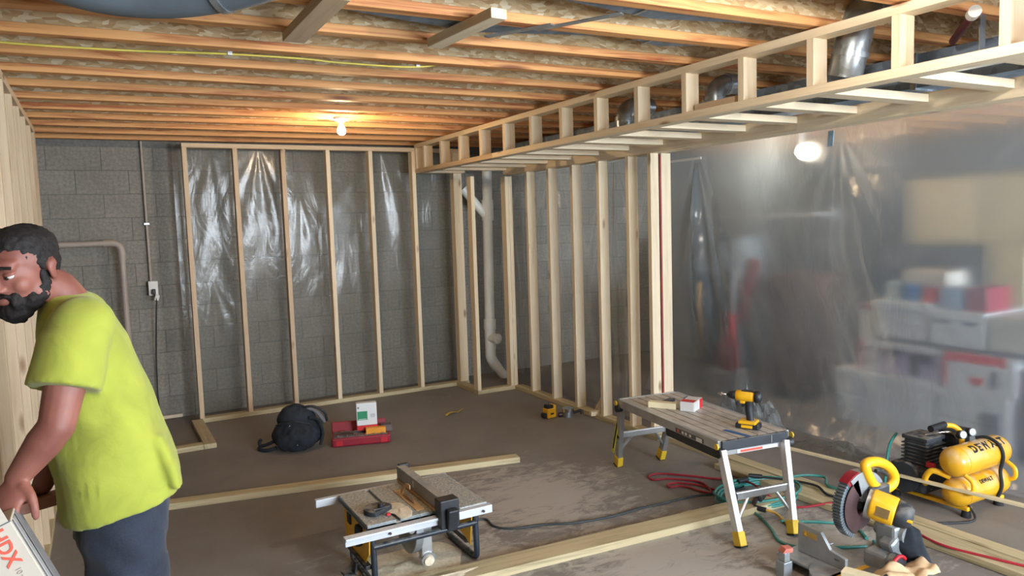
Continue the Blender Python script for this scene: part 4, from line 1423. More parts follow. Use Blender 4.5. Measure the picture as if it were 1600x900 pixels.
for e in (-1, 1):
    off = -0.045 if e < 0 else 0.02
    yb = e * 0.605
    zb = 0.235
    cb_ = G().box((off * 0.5, yb, zb), (0.345, 0.022, 0.042)).obj('cross_bar', ALU, bev=0.006, **L_)
    for s in (-1, 1):
        G().tube([(s * 0.085 + off * .5, yb, zb - 0.01), (s * 0.165 + off * .8, e * 0.64, 0.12)], 0.0095, 8).obj('brace', ALU, **L_)
        G().cyl((s * 0.165 + off * .5, yb, zb), (s * 0.195 + off * .5, yb, zb), 0.022, n=16).obj('bar_end_cap', BLK, **L_)
G().box((-0.19, 0.62, 0.25), (0.004, 0.03, 0.30), (0.33, 0, 0)).obj('caution_strip', plain('caution_yellow', (214, 206, 60), 0.5), **L_)
G().box((-0.192, 0.615, 0.26), (0.004, 0.014, 0.26), (0.33, 0, 0)).obj('caution_strip', BLK, **L_)

# ---- things on the platform
ct = lumber('timber_offcut', None, (2.205, -3.36, 0.519), (2.30, -3.50, 0.519), 0.05, T2 * 0.95, CREAM, (1, 0, 0))
ct.data = ct.data.copy()
tag(ct, 'short cream timber offcut lying on the far end of the work platform', 'lumber')
nb = thing('nail_box', 'white and red box of fasteners on the work platform', 'box', (2.37, -3.55, 0.50), math.radians(28))
G().box((0, 0, 0.03), (0.15, 0.085, 0.058)).obj('body', LABELW, nb, world=False, bev=0.003)
G().box((0.0, -0.0435, 0.03), (0.148, 0.001, 0.056)).obj('front_panel', LABELW, nb, world=False)
G().box((-0.045, 0.0, 0.0597), (0.058, 0.083, 0.001)).obj('red_top', REDP, nb, world=False)
G().box((0.0755, 0, 0.03), (0.0012, 0.084, 0.056)).obj('red_end', REDP, nb, world=False)
G().box((0.048, -0.0445, 0.03), (0.05, 0.0014, 0.055)).obj('red_panel', REDP, nb, world=False)
G().box((0.05, 0.048, 0.032), (0.052, 0.012, 0.05)).obj('blue_panel', BLUEP, nb, world=False)
pd = thing('pliers', 'dark hand tool lying behind the cream offcut on the work platform', 'tool', (2.33, -3.36, 0.50), 0.2)
G().box((0.03, 0, 0.012), (0.12, 0.035, 0.022), (0, 0, 0.1)).obj('handle', BLKD, pd, world=False, bev=0.006)
G().box((-0.05, 0.005, 0.010), (0.05, 0.02, 0.014), (0, 0, 0.6)).obj('jaw', STEEL, pd, world=False, bev=0.004)
G().tube(smoothpath([(-0.05, -0.02, 0.01), (-0.09, -0.03, 0.01), (-0.13, -0.01, 0.008), (-0.11, 0.03, 0.008)], 5), 0.004, 6).obj('spring', STEEL, pd, world=False)

# ---- drill : local -x is the chuck direction
dl = thing('cordless_drill', 'yellow and black cordless drill standing on its battery on the work platform', 'drill', (2.335, -4.035, 0.50), math.radians(-62))
D_ = dict(parent=dl, world=False)
g = G().box((0.0, 0, 0.016), (0.125, 0.075, 0.030))
g.obj('battery', BLK, bev=0.007, **D_)
G().box((0.0, 0, 0.036), (0.095, 0.078, 0.018)).obj('battery_top', YEL, bev=0.006, **D_)
G().box((0.0, -0.0385, 0.016), (0.06, 0.003, 0.016)).obj('battery_stripe', YEL, bev=0.002, **D_)
g = G()
path = [(0.010, 0, 0.04), (0.004, 0, 0.08), (0.0, 0, 0.115), (0.004, 0, 0.150)]
g.tube(smoothpath(path, 5), 0.02, 14)
h = g.obj('grip', BLK, **D_)
for v in h.data.vertices:
    v.co.y *= 0.85
G().box((-0.028, 0, 0.128), (0.014, 0.016, 0.028), (0, 0.2, 0)).obj('trigger', BLK, bev=0.004, **D_)
G().lathe([(0.001, -0.055), (0.026, -0.052), (0.030, -0.03), (0.031, 0.02), (0.029, 0.05), (0.024, 0.055)], M4((-0.012, 0, 0.175), (0, -PI / 2, 0)), 22).obj('body', YEL, **D_)
G().lathe([(0.001, -0.020), (0.024, -0.016), (0.0325, -0.004), (0.0325, 0.016)], M4((0.052, 0, 0.175), (0, -PI / 2, 0)), 22).obj('motor_end', BLK, **D_)
G().box((0.0, 0, 0.203), (0.07, 0.03, 0.010)).obj('top_rib', BLK, bev=0.004, **D_)
G().box((-0.030, 0, 0.148), (0.03, 0.036, 0.03)).obj('trigger_guard', YEL, bev=0.008, **D_)
G().lathe([(0.023, -0.018), (0.023, 0.0), (0.018, 0.022), (0.012, 0.030), (0.001, 0.030)], M4((-0.082, 0, 0.175), (0, -PI / 2, 0)), 20).obj('chuck', BLK, **D_)
G().lathe([(0.006, 0), (0.005, 0.03), (0.011, 0.036), (0.004, 0.055), (0.001, 0.058)], M4((-0.110, 0, 0.175), (0, -PI / 2, 0)), 12).obj('bit', CHROME, **D_)

# ================================================================= COMPRESSOR
co = thing('air_compressor', 'yellow twin tank air compressor on the concrete by the plastic curtain', 'air compressor', (3.42, -4.5, 0))


def tank(name, x0, x1, y, z, r):
    p = [(0.001, 0.0), (r * 0.45, 0.006), (r * 0.78, 0.022), (r * 0.95, 0.045), (r, 0.07)]
    L = x1 - x0
    prof = p + [(a, L - b) for a, b in p[::-1]]
    o = G().lathe(prof, M4((x0, y, z), (0, PI / 2, 0)), 32).obj(name, YELD, co)
    for d in (0.07, L - 0.07):
        G().cyl((x0 + d - 0.002, y, z), (x0 + d + 0.002, y, z), r + 0.0012, n=32).obj('weld_seam', YELD, o)
    return o


TU = tank('upper_tank', 3.17, 3.68, -4.63, 0.305, 0.080)
TL = tank('lower_tank', 3.19, 3.68, -4.63, 0.135, 0.078)


def ontank(y0, z0, r, x0, a0):
    def fn(v):
        a = a0 + v.y / r
        return Vector((x0 + v.x, y0 - (r + 0.0012 + v.z) * math.cos(a), z0 + (r + 0.0012 + v.z) * math.sin(a)))
    return fn


text('brand_lettering', 'DEWALT', 0.062, None, BLK, TU, bold=0.0026, spacing=1.35, fn=ontank(-4.63, 0.305, 0.080, 3.45, 0.95))
text('brand_lettering', 'DEWALT', 0.028, None, BLK, TL, bold=0.001, spacing=1.1, fn=ontank(-4.63, 0.135, 0.078, 3.42, 0.70))
g = G()
for (yy, zz, r) in ((-4.63, 0.305, 0.084), (-4.63, 0.135, 0.082)):
    pass
sp = [(3.52, -4.66 - 0.05 * 0, 0.39)]
band = [(3.50, -4.585, 0.380), (3.515, -4.64, 0.391), (3.52, -4.70, 0.362), (3.525, -4.718, 0.30), (3.525, -4.705, 0.22), (3.522, -4.716, 0.14), (3.515, -4.70, 0.075)]
G().tube(smoothpath(band, 6), 0.0095, 8).obj('air_hose', RUB, co)
for x in (3.29, 3.60):
    G().box((x, -4.46, 0.047), (0.045, 0.44, 0.022)).obj('base_rail', YEL, co, bev=0.006)
    for y in (-4.66, -4.26):
        G().cyl((x, y, 0.0), (x, y, 0.038), 0.026, 0.020, n=18).obj('rubber_foot', RUB, co)
for x in (3.22, 3.62):
    G().tube(smoothpath([(x, -4.69, 0.25), (x, -4.73, 0.22), (x, -4.73, 0.17), (x, -4.69, 0.15)], 4), 0.012, 8).obj('tank_bracket', YEL, co)
pu = G()
pu.bx(3.22, 3.46, -4.47, -4.26, 0.07, 0.22)
pu.obj('motor_housing', BLKD, co, bev=0.02)
G().cyl((3.20, -4.36, 0.15), (3.235, -4.36, 0.15), 0.085, n=24).obj('fan_cover', BLKD, co)
G().bx(3.25, 3.40, -4.46, -4.33, 0.22, 0.36).obj('cylinder_block', BLKD, co, bev=0.006)
for i in range(6):
    z = 0.235 + i * 0.020
    G().bx(3.24, 3.41, -4.472, -4.318, z, z + 0.005).obj('cooling_fin', BLKD, co)
G().bx(3.24, 3.41, -4.47, -4.32, 0.362, 0.385).obj('cylinder_head', BLKD, co, bev=0.004)
G().box((3.245, -4.49, 0.245), (0.02, 0.05, 0.03)).obj('red_lever', RED, co, bev=0.006)
G().bx(3.45, 3.60, -4.50, -4.40, 0.30, 0.40).obj('pressure_switch', BLK, co, bev=0.008)
for (x, y) in ((3.44, -4.53), (3.53, -4.53)):
    gg = G().cyl((x, y, 0.395), (x - 0.012, y - 0.028, 0.402), 0.024, n=20).obj('gauge', BLK, co)
    G().cyl((x - 0.0125, y - 0.0285, 0.4022), (x - 0.0130, y - 0.030, 0.4025), 0.020, n=20).obj('gauge_face', GLASSM, gg)
G().tube(smoothpath([(3.30, -4.42, 0.39), (3.36, -4.48, 0.41), (3.42, -4.50, 0.40), (3.47, -4.50, 0.36)], 6), 0.007, 8).obj('copper_tube', CHROME, co)
G().tube(smoothpath([(3.45, -4.54, 0.34), (3.45, -4.53, 0.405), (3.43, -4.50, 0.438), (3.37, -4.47, 0.446)], 8), 0.0145, 12).obj('handle', YEL, co)
G().tube([(3.39, -4.475, 0.447), (3.27, -4.47, 0.440)], 0.019, 14).obj('handle_grip', RUB, co)
G().tube(smoothpath([(3.24, -4.60, 0.21), (3.20, -4.53, 0.235), (3.20, -4.49, 0.19), (3.23, -4.47, 0.14)], 6), 0.016, 10).obj('side_handle', YEL, co)
G().tube(smoothpath([(3.30, -4.66, 0.07), (3.26, -4.72, 0.01), (3.1, -4.66, 0.008), (2.98, -4.55, 0.008), (2.9, -4.48, 0.045), (2.8, -4.5, 0.05)], 8), 0.006, 8).obj('power_cord', BLK, co)
G().tube(smoothpath([(3.30, -4.25, 0.36), (3.22, -4.26, 0.30), (3.13, -4.30, 0.16), (3.06, -4.34, 0.05)], 8), 0.008, 8).obj('hose_lead', TEAL, co)

# ================================================================= MITER SAW
ms = thing('miter_saw', 'yellow miter saw with a grey fence, toothed blade and black dust bag', 'miter saw', (2.25, -4.8, 0))
# base
g = G()
g.bx(2.02, 2.30, -5.15, -4.50, 0.045, 0.060)
for y in (-5.12, -4.53):
    g.bx(2.03, 2.36, y - 0.025, y + 0.025, 0.0, 0.045)
g.obj('base', CAST, ms, bev=0.004)
G().cyl((2.10, -4.82, 0.020), (2.10, -4.82, 0.062), 0.155, n=48).obj('turntable', CAST, ms)
G().bx(1.86, 2.10, -4.855, -4.785, 0.03, 0.062).obj('miter_arm', CAST, ms, bev=0.006)
G().bx(1.93, 2.24, -4.832, -4.808, 0.061, 0.064).obj('kerf_plate', YEL, ms)
G().cyl((1.86, -4.82, 0.045), (1.82, -4.82, 0.045), 0.02, n=18).obj('arm_knob', BLK, ms)
fl_ = [(0.0, 0.0), (0.255, 0.0), (0.255, 0.052), (0.175, 0.066), (0.125, 0.132), (0.0, 0.137)]
mf = Matrix(((0, 0, 1, 2.115), (-1, 0, 0, -4.545), (0, 1, 0, 0.062), (0, 0, 0, 1)))
fe2 = G().prism(fl_, 0.0, 0.018, mf).obj('fence_left', CAST, ms, bev=0.002)
G().prism([(0.03, 0.085), (0.105, 0.085), (0.105, 0.112), (0.03, 0.112)], -0.0012, 0.0, mf).obj('warning_label', plain('amber_label', (170, 140, 70), 0.5), fe2)
G().prism([(0.036, 0.089), (0.052, 0.089), (0.044, 0.108)], -0.002, -0.001, mf).obj('warning_triangle', YEL, fe2)
G().prism([(0.20, 0.032), (0.225, 0.032), (0.225, 0.040), (0.20, 0.040)], -0.001, 0.0, mf).obj('slot', GREYP, fe2)
G().bx(2.115, 2.133, -5.13, -4.92, 0.060, 0.080).obj('fence_right', CAST, ms, bev=0.002)
# pivot post behind the fence
g = G()
g.bx(2.26, 2.42, -4.90, -4.78, 0.03, 0.13)
g.bx(2.33, 2.43, -4.89, -4.79, 0.10, 0.24)
g.obj('pivot_post', CAST, ms, bev=0.015)
G().cyl((2.385, -4.91, 0.20), (2.385, -4.77, 0.20), 0.035, n=24).obj('pivot_hub', CAST, ms)
g = G().cyl((2.30, -4.93, 0.085), (2.30, -4.90, 0.085), 0.055, n=26)
g.obj('bevel_knob', BLKD, ms)
G().tube([(2.30 + 0.05 * math.cos(a), -4.932, 0.085 + 0.05 * math.sin(a)) for a in np.linspace(0.6, 2.5, 10)], 0.008, 8).obj('bevel_scale', RED, ms)
G().box((2.36, -4.86, 0.155), (0.10, 0.07, 0.09), (0, -0.5, 0)).obj('arm', CAST, ms, bev=0.015)
# swinging head : blade centre
BC = Vector((2.20, -4.80, 0.355))
Rb = 0.128
teeth = []
for i in range(60):
    a = 2 * PI * i / 60
    teeth.append((Rb * math.cos(a), Rb * math.sin(a)))
    teeth.append(((Rb - 0.007) * math.cos(a + 0.03), (Rb - 0.007) * math.sin(a + 0.03)))
mb = Matrix(((1, 0, 0, BC.x), (0, 0, 1, BC.y), (0, 1, 0, BC.z), (0, 0, 0, 1)))
bl = G().prism(teeth, -0.0012, 0.0012, mb).obj('blade', STEEL, ms)
g = G().prism([(0.026 * math.cos(a), 0.026 * math.sin(a)) for a in np.linspace(0, 2 * PI, 25)[:-1]], -0.008, 0.006, mb)
g.obj('arbor_flange', CHROME, bl)


def arcpoly(a0, a1, r0, r1, n=26):
    return [(r1 * math.cos(a), r1 * math.sin(a)) for a in np.linspace(a0, a1, n)] + [(r0 * math.cos(a), r0 * math.sin(a)) for a in np.linspace(a1, a0, n)]


# upper guard above the blade, ribbed lower guard round its front
G().prism(arcpoly(0.3, 2.2, 0.02, 0.152), -0.030, 0.022, mb).obj('upper_guard', CAST, ms, bev=0.004)
lgd = G()
for s in np.linspace(1.9, 4.3, 27)[:-1]:
    lgd.prism(arcpoly(s, s + 0.055, 0.128, 0.152, 3), -0.022, 0.020, mb)
lgd.prism(arcpoly(1.9, 4.3, 0.130, 0.146, 40), -0.020, 0.018, mb)
lg = lgd.obj('lower_guard', plain('smoked_guard', (96, 106, 112), 0.3), ms)
G().prism(arcpoly(1.75, 2.3, 0.130, 0.156, 10), -0.024, 0.022, mb).obj('guard_tip', REDD, lg)
G().prism(arcpoly(1.9, 4.3, 0.05, 0.130, 40), -0.030, -0.028, mb).obj('guard_plate', STEEL, lg)
# gear case and motor, pointing towards the camera's right (-Y, a little +X)
ax0 = BC + Vector((0.035, 0.035, 0.035))
ax = Vector((0.42, -0.88, -0.22)).normalized()
G().cyl(BC + Vector((0.02, -0.03, 0.01)), BC + Vector((0.02, -0.03, 0.01)) + ax * 0.030, 0.068, n=28).obj('gear_case', CAST, ms)
mo = BC + Vector((0.020, -0.048, 0.012))
G().lathe([(0.064, 0.0), (0.066, 0.01), (0.064, 0.095), (0.060, 0.102), (0.001, 0.102)], Matrix.Translation(mo) @ frame(ax), 30).obj('motor_housing', YEL, ms)
G().lathe([(0.056, 0.0), (0.059, 0.01), (0.054, 0.045), (0.038, 0.066), (0.001, 0.070)], Matrix.Translation(mo + ax * 0.102) @ frame(ax), 28).obj('motor_cap', BLKD, ms)
side = Vector((-0.85, -0.45, 0)).normalized()
side = (side - ax * side.dot(ax)).normalized()
mlab = frame(side, ax)
mlab.translation = mo + ax * 0.056 + side * 0.0605
G().box((0, 0, 0.003), (0.055, 0.042, 0.004), m=mlab).obj('rating_label', plain('bronze_label', (134, 108, 66), 0.5), ms)
mcl = mlab.copy()
mcl.translation = mo + ax * 0.150 + side * 0.044
G().box((0, 0, 0), (0.045, 0.012, 0.012), m=mcl).obj('brush_cap', YEL, ms, bev=0.003)
# D handle
hp = [(2.205, 0.535), (2.27, 0.540), (2.345, 0.512), (2.402, 0.462), (2.405, 0.420), (2.365, 0.402), (2.295, 0.415), (2.245, 0.455)]
hp3 = [(x, -4.83 - 0.02 * 0, z) for x, z in hp]
G().tube(smoothpath(hp3, 5, True), 0.0225, 12, closed=True).obj('d_handle', YEL, ms)
G().tube(smoothpath([(2.27, -4.835, 0.500), (2.31, -4.835, 0.490), (2.35, -4.835, 0.465)], 4), 0.009, 8).obj('trigger', BLK, ms)
G().bx(2.22, 2.34, -4.86, -4.80, 0.375, 0.435).obj('handle_base', BLKD, ms, bev=0.01)
G().tube([(2.30, -4.83, 0.40), (2.37, -4.83, 0.21)], 0.028, 14).obj('head_arm', CAST, ms)
# dust bag
def bagfn(u, v):
    a = 2 * PI * u
    prof = [(0.0, 0.02), (0.15, 0.06), (0.4, 0.098), (0.7, 0.100), (0.92, 0.082), (1.0, 0.0)]
    for i in range(5):
        if prof[i][0] <= v <= prof[i + 1][0]:
            k = (v - prof[i][0]) / (prof[i + 1][0] - prof[i][0])
            r = prof[i][1] * (1 - k) + prof[i + 1][1] * k
            break
    ca, sa = math.cos(a), math.sin(a)
    sq = (abs(ca) ** 7 + abs(sa) ** 7) ** (-1 / 7)
    r *= sq
    n = 1 + 0.14 * noise.noise(Vector((ca * 2, sa * 2, v * 4)))
    return (2.36 + 0.12 * v + 0.02 * ca, -4.845 - 0.06 * v + r * n * (ca * 0.80 + sa * 0.35), 0.165 - 0.05 * v + r * n * (sa * 0.85 - ca * 0.30))
G().grid(bagfn, 28, 16).obj('dust_bag', DKBLUE, ms)

# clutter round the saw base
ob = lumber('timber_offcut', None, (2.06, -4.83, 0.083), (2.11, -4.97, 0.083), 0.06, T2, CREAM, (1, 0, 0))
tag(ob, 'small cream offcut block resting on the miter saw turntable', 'lumber')
cl = thing('hold_down_clamp', 'grey vertical clamp post with a faded red top beside the miter saw', 'clamp', (1.95, -4.60, 0))
G().bx(1.93, 1.985, -4.625, -4.575, 0.0, 0.075).obj('foot', CAST, cl, bev=0.004)
G().bx(1.94, 1.975, -4.62, -4.58, 0.075, 0.12).obj('post', CAST, cl, bev=0.004)
G().prism([(0, 0), (0.05, 0), (0.05, 0.02), (0.015, 0.02)], -0.02, 0.02, M4((1.935, -4.60, 0.12), (PI / 2, 0, -0.3))).obj('red_top', plain('faded_red', (206, 120, 104), 0.6), cl)


def paperfn(u, v):
    x = 2.15 + 0.24 * u
    y = -4.89 - 0.13 * v - 0.04 * u
    z = 0.070 + 0.055 * abs(math.sin(PI * (u * 1.3 + 0.3 * v))) * (0.4 + 0.6 * math.sin(PI * v)) + 0.03 * noise.noise(Vector((u * 5, v * 4, 1)))
    return (x, y, z)
pb = thing('paper_bag', 'crumpled tan paper sheet lying against the miter saw pivot', 'paper', (2.28, -5.0, 0.06))
o = G().grid(paperfn, 18, 14).obj('sheet', plain('tan_paper', (206, 178, 140), 0.8), pb)
md = o.modifiers.new('thickness', 'SOLIDIFY')
md.thickness = 0.003

# ================================================================= HOSES AND CORDS


def hose(name, label, cat, pts, r, mat, ext=()):
    t = thing(name, label, cat, (pts[0][0], pts[0][1], 0))
    G().tube(smoothpath([(p[0], p[1], p[2] if len(p) > 2 else r + 0.001) for p in pts], 8), r, 8).obj('hose' if 'hose' in name else 'cord', mat, t)
    for p, q in ext:
        G().cyl(p, q, r * 1.9, n=12).obj('connector', BLK if mat is not TEAL else CHROME, t)
    return t


def coil(cx, cy, rx, ry, turns, z0, dz, seed, ph=0.0):
    out = []
    n = int(turns * 14)
    for i in range(n + 1):
        a = ph + 2 * PI * turns * i / n
        k = 1 + 0.18 * noise.noise(Vector((math.cos(a * 0.31) * 3, i * 0.05, seed)))
        out.append((cx + rx * k * math.cos(a) + 0.03 * noise.noise(Vector((i * 0.07, seed, 1))), cy + ry * k * math.sin(a) + 0.03 * noise.noise(Vector((seed, i * 0.07, 2))), z0 + dz * i / n))
    return out


p1_ = [(3.06, -4.34), (3.0, -4.22, 0.06), (2.97, -4.05, 0.05), (3.08, -3.93, 0.05), (2.98, -3.83, 0.05), (2.85, -3.76)]
p1_ += coil(2.60, -3.86, 0.27, 0.17, 3.4, 0.009, 0.045, 3.0, 0.4)
p1_ += [(2.40, -4.0), (2.30, -4.22), (2.22, -4.34), (2.24, -4.44), (2.34, -4.47), (2.46, -4.40), (2.36, -4.52, 0.01), (2.52, -4.62, 0.01)]
hose('air_hose', 'teal air hose coiled under the work platform and trailing past the miter saw', 'hose', p1_, 0.0078, TEAL)
hose('air_hose', 'end of a teal hose on the floor behind the dust bag of the miter saw', 'hose', [(2.60, -4.60), (2.50, -4.72, 0.01), (2.47, -4.86, 0.01), (2.44, -5.0, 0.01), (2.40, -5.2)], 0.0085, TEAL)
hose('air_hose', 'short straight run of teal hose lying between the platform foot and the saw fence', 'hose', [(2.42, -4.18), (2.58, -4.30), (2.68, -4.42), (2.60, -4.56)], 0.0082, TEAL)
rp_ = [(2.60, -3.62, 0.02), (2.66, -3.52), (2.615, -3.508), (2.52, -3.38), (2.42, -3.26), (2.349, -3.22), (2.29, -3.24), (2.281, -3.30), (2.36, -3.33), (2.45, -3.42), (2.49, -3.52), (2.42, -3.66), (2.38, -3.60), (2.369, -3.52), (2.33, -3.47), (2.28, -3.46), (2.29, -3.42), (2.36, -3.42), (2.44, -3.52), (2.47, -3.64), (2.52, -3.72), (2.62, -3.66, 0.03), (2.66, -3.72, 0.04), (2.60, -3.86, 0.06), (2.60, -4.0, 0.02), (2.66, -4.10), (2.80, -4.22, 0.043), (2.88, -4.30, 0.045), (2.86, -4.5, 0.045), (2.80, -4.68, 0.044), (2.765, -4.85, 0.041), (2.81, -5.04, 0.043), (2.86, -5.2, 0.043), (2.95, -5.5, 0.046)]
hose('extension_cord', 'red extension cord looping left of the platform and running on to the lower right', 'cord', rp_, 0.0065, REDC)
hose('extension_cord', 'amber cord end in the hose coil under the work platform', 'cord', [(2.42, -4.02, 0.03), (2.46, -4.10, 0.02), (2.44, -4.18), (2.40, -4.26)], 0.0075, ORCORD, [((2.41, -4.00, 0.03), (2.44, -4.06, 0.025))])
hose('extension_cord', 'short black cord with plugs tangled in the teal hose', 'cord', [(2.62, -3.70, 0.05), (2.74, -3.70, 0.05), (2.86, -3.84, 0.05), (2.92, -4.0, 0.05), (2.85, -4.15, 0.05), (2.95, -4.3, 0.05)], 0.007, RUB, [((2.60, -3.70, 0.05), (2.68, -3.70, 0.05)), ((2.70, -3.69, 0.065), (2.76, -3.74, 0.06))])
an = thing('nail_gun', 'dark nail gun lying in the tangle of hose under the platform', 'tool', (2.52, -3.95, 0.02), 0.5)
G().box((0, 0, 0.045), (0.14, 0.05, 0.05), (0, 0, 0)).obj('body', BLK, an, world=False, bev=0.015)
G().box((0.03, 0.06, 0.035), (0.035, 0.10, 0.035), (0, 0, 0.2)).obj('grip', DARKP, an, world=False, bev=0.012)
G().box((-0.09, 0.01, 0.035), (0.05, 0.02, 0.03)).obj('nose', STEEL, an, world=False, bev=0.004)

# long thin moulding strip raised across the front of the compressor
st = lumber('wood_strip', None, (3.16, -3.30, 0.115), (3.215, -5.06, 0.185), 0.030, 0.014, CREAM, (1, 0, 0), 0.0008)
tag(st, 'long thin cream wood strip passing in front of the yellow compressor', 'lumber')

# ================================================================= SMALL THINGS ON THE FAR FLOOR
lt = thing('laser_level', 'small yellow and black tool standing on the far floor by the right wall', 'tool', (2.56, -1.62, 0), 0.15)
G().box((0, 0, 0.045), (0.095, 0.07, 0.085)).obj('body', YEL, lt, world=False, bev=0.01)
G().box((-0.012, -0.002, 0.098), (0.06, 0.06, 0.035), (0, 0.1, 0)).obj('top', BLK, lt, world=False, bev=0.008)
G().box((0.036, 0, 0.092), (0.022, 0.066, 0.035)).obj('yellow_ear', YEL, lt, world=False, bev=0.006)
G().box((-0.062, 0, 0.03), (0.035, 0.05, 0.04)).obj('grip', BLK, lt, world=False, bev=0.008)
G().box((0.0, -0.0355, 0.04), (0.035, 0.002, 0.014)).obj('label', BLK, lt, world=False)
hsw = thing('hole_saw', 'stacked shiny metal cup lying on the floor right of the small yellow tool', 'tool', (2.70, -1.68, 0))
G().cyl((2.70, -1.68, 0), (2.70, -1.68, 0.045), 0.045, n=24).obj('cup', GALV, hsw)
G().cyl((2.705, -1.685, 0.045), (2.705, -1.685, 0.075), 0.05, n=24).obj('cup', CHROME, hsw)
G().cyl((2.63, -1.65, 0.02), (2.66, -1.66, 0.02), 0.02, n=16).obj('collar', STEEL, hsw)
G().tube(smoothpath([(2.745, -1.70, 0.03), (2.80, -1.74, 0.05), (2.80, -1.75, 0.02)], 4), 0.012, 8).obj('shank', BLK, hsw)
sb = G().box((2.862, -1.845, 0.040 + 0.0), (0.075, 0.05, 0.038), (0, 0, -0.25))
tag(sb.obj('scrap_block', PINE, bev=0.002), 'small pale scrap block on the edge of the right wall plate', 'lumber')
sbd = G().prism([(-0.10, 0), (0.05, 0), (0.06, 0.02), (0.06, 0.20)], -0.009, 0.009, M4((2.98, -1.80, T2 + 0.001), (PI / 2, 0, 0.1)))
tag(sbd.obj('scrap_board', PINEW, bev=0.001), 'triangular scrap board leaning between two studs behind the pale scrap block', 'lumber')
yt = thing('tape_scrap', 'torn yellow strip lying on the far concrete floor', 'tape', (1.97, -1.0, 0))
G().grid(lambda u, v: (1.86 + 0.215 * u, -1.047 + 0.09 * u + (0.03 * (1 - u) + 0.01) * (v - 0.5) + 0.01 * math.sin(7 * u), 0.004 + 0.012 * abs(math.sin(5 * u))), 12, 2).obj('strip', plain('yellow_tape', (216, 192, 40), 0.5), yt)

# ---- red socket set case
kc = thing('socket_case', 'open red plastic tool case on the floor beside the black backpack', 'tool case', (1.0, -1.37, 0), math.radians(-16))
K_ = dict(parent=kc, world=False)
g = G().box((0, 0, 0.035), (0.44, 0.20, 0.066))
g.obj('tray', REDD, bev=0.012, **K_)
G().box((0, 0, 0.069), (0.40, 0.165, 0.004)).obj('tray_inner', GREYC, **K_)
G().box((-0.01, 0.125, 0.085), (0.42, 0.03, 0.11), (-0.35, 0, 0)).obj('lid', REDD, bev=0.008, **K_)
for i in range(6):
    x = -0.17 + 0.068 * i
    G().cyl((x, -0.085, 0.070), (x, -0.055, 0.072), 0.011, n=14).obj('socket', CHROME, **K_)
for x, w in ((-0.12, 0.075), (-0.02, 0.06)):
    G().box((x, 0.045, 0.078), (w, 0.012, 0.012)).obj('ratchet', CHROME, bev=0.003, **K_)
G().box((-0.12, -0.01, 0.074), (0.13, 0.04, 0.008)).obj('bit_rack', STEEL, bev=0.002, **K_)
G().box((0.17, -0.1005, 0.03), (0.05, 0.004, 0.04)).obj('latch', RED, bev=0.002, **K_)
G().box((-0.165, -0.1005, 0.03), (0.05, 0.004, 0.04)).obj('latch', RED, bev=0.002, **K_)
wx = thing('screw_box', 'upright white box with a green square and red foot in the red tool case', 'box', (1.055, -1.36, 0.09), math.radians(-14))
G().box((0, 0, 0.125), (0.155, 0.06, 0.175)).obj('body', LABELW, wx, world=False, bev=0.005)
G().box((0, 0, 0.018), (0.156, 0.061, 0.038)).obj('red_foot', REDP, wx, world=False, bev=0.003)
G().box((-0.033, -0.031, 0.115), (0.075, 0.001, 0.068)).obj('green_square', GREENP, wx, world=False)
G().box((-0.033, -0.0318, 0.088), (0.06, 0.001, 0.004)).obj('green_square_line', LABELW, wx, world=False)
G().box((-0.062, -0.031, 0.178), (0.010, 0.001, 0.014)).obj('small_mark', GREYP, wx, world=False)
G().box((0.045, -0.031, 0.11), (0.035, 0.001, 0.03)).obj('grey_picture', plain('pale_grey_print', (200, 204, 206), 0.6), wx, world=False)
ox = G().box((1.10, -1.43, 0.093), (0.15, 0.055, 0.045), (0, 0, -0.25))
tag(ox.obj('fastener_box', ORANGE, bev=0.004), 'amber yellow box lying in front of the white box in the red tool case', 'box')
gx = G().box((1.195, -1.405, 0.095), (0.08, 0.07, 0.05), (0, 0, -0.25))
tag(gx.obj('fastener_box', plain('grey_brown_carton', (104, 92, 92), 0.7), bev=0.003), 'grey brown carton at the right end of the red tool case', 'box')

# ================================================================= THE MAN


def organic(name, g, mat, parent, voxel=0.008, smooth=4, fac=0.6):
    """one continuous surface grown over overlapping closed shapes"""
    me = g.mesh(name, mat)
    o = bpy.data.objects.new(name, me)
    COL.objects.link(o)
    md = o.modifiers.new('r', 'REMESH')
    md.mode = 'VOXEL'
    md.voxel_size = voxel
    md.use_smooth_shade = True
    if smooth:
        sm = o.modifiers.new('s', 'SMOOTH')
        sm.iterations = smooth
        sm.factor = fac
    dg = bpy.context.evaluated_depsgraph_get()
    me2 = bpy.data.meshes.new_from_object(o.evaluated_get(dg))
    bpy.data.objects.remove(o)
    me2.materials.clear()
    me2.materials.append(mat)
    inv = wm(parent).inverted()
    me2.transform(inv)
    me2.polygons.foreach_set('use_smooth', [True] * len(me2.polygons))
    o = bpy.data.objects.new(name, me2)
    link(o, parent)
    return o


def limb(g, pts, radii, n=16):
    for i in range(len(pts) - 1):
        g.cyl(pts[i], pts[i + 1], radii[i], radii[i + 1], n)
    for p, r in zip(pts, radii):
        g.ball(p, r, n, 10)
    return g


def ell(g, c, r, rot=(0, 0, 0), n=24, k=14):
    return g.ball((0, 0, 0), 1.0, n, k, m=M4(c, rot) @ Matrix.Diagonal((r[0], r[1], r[2], 1)))


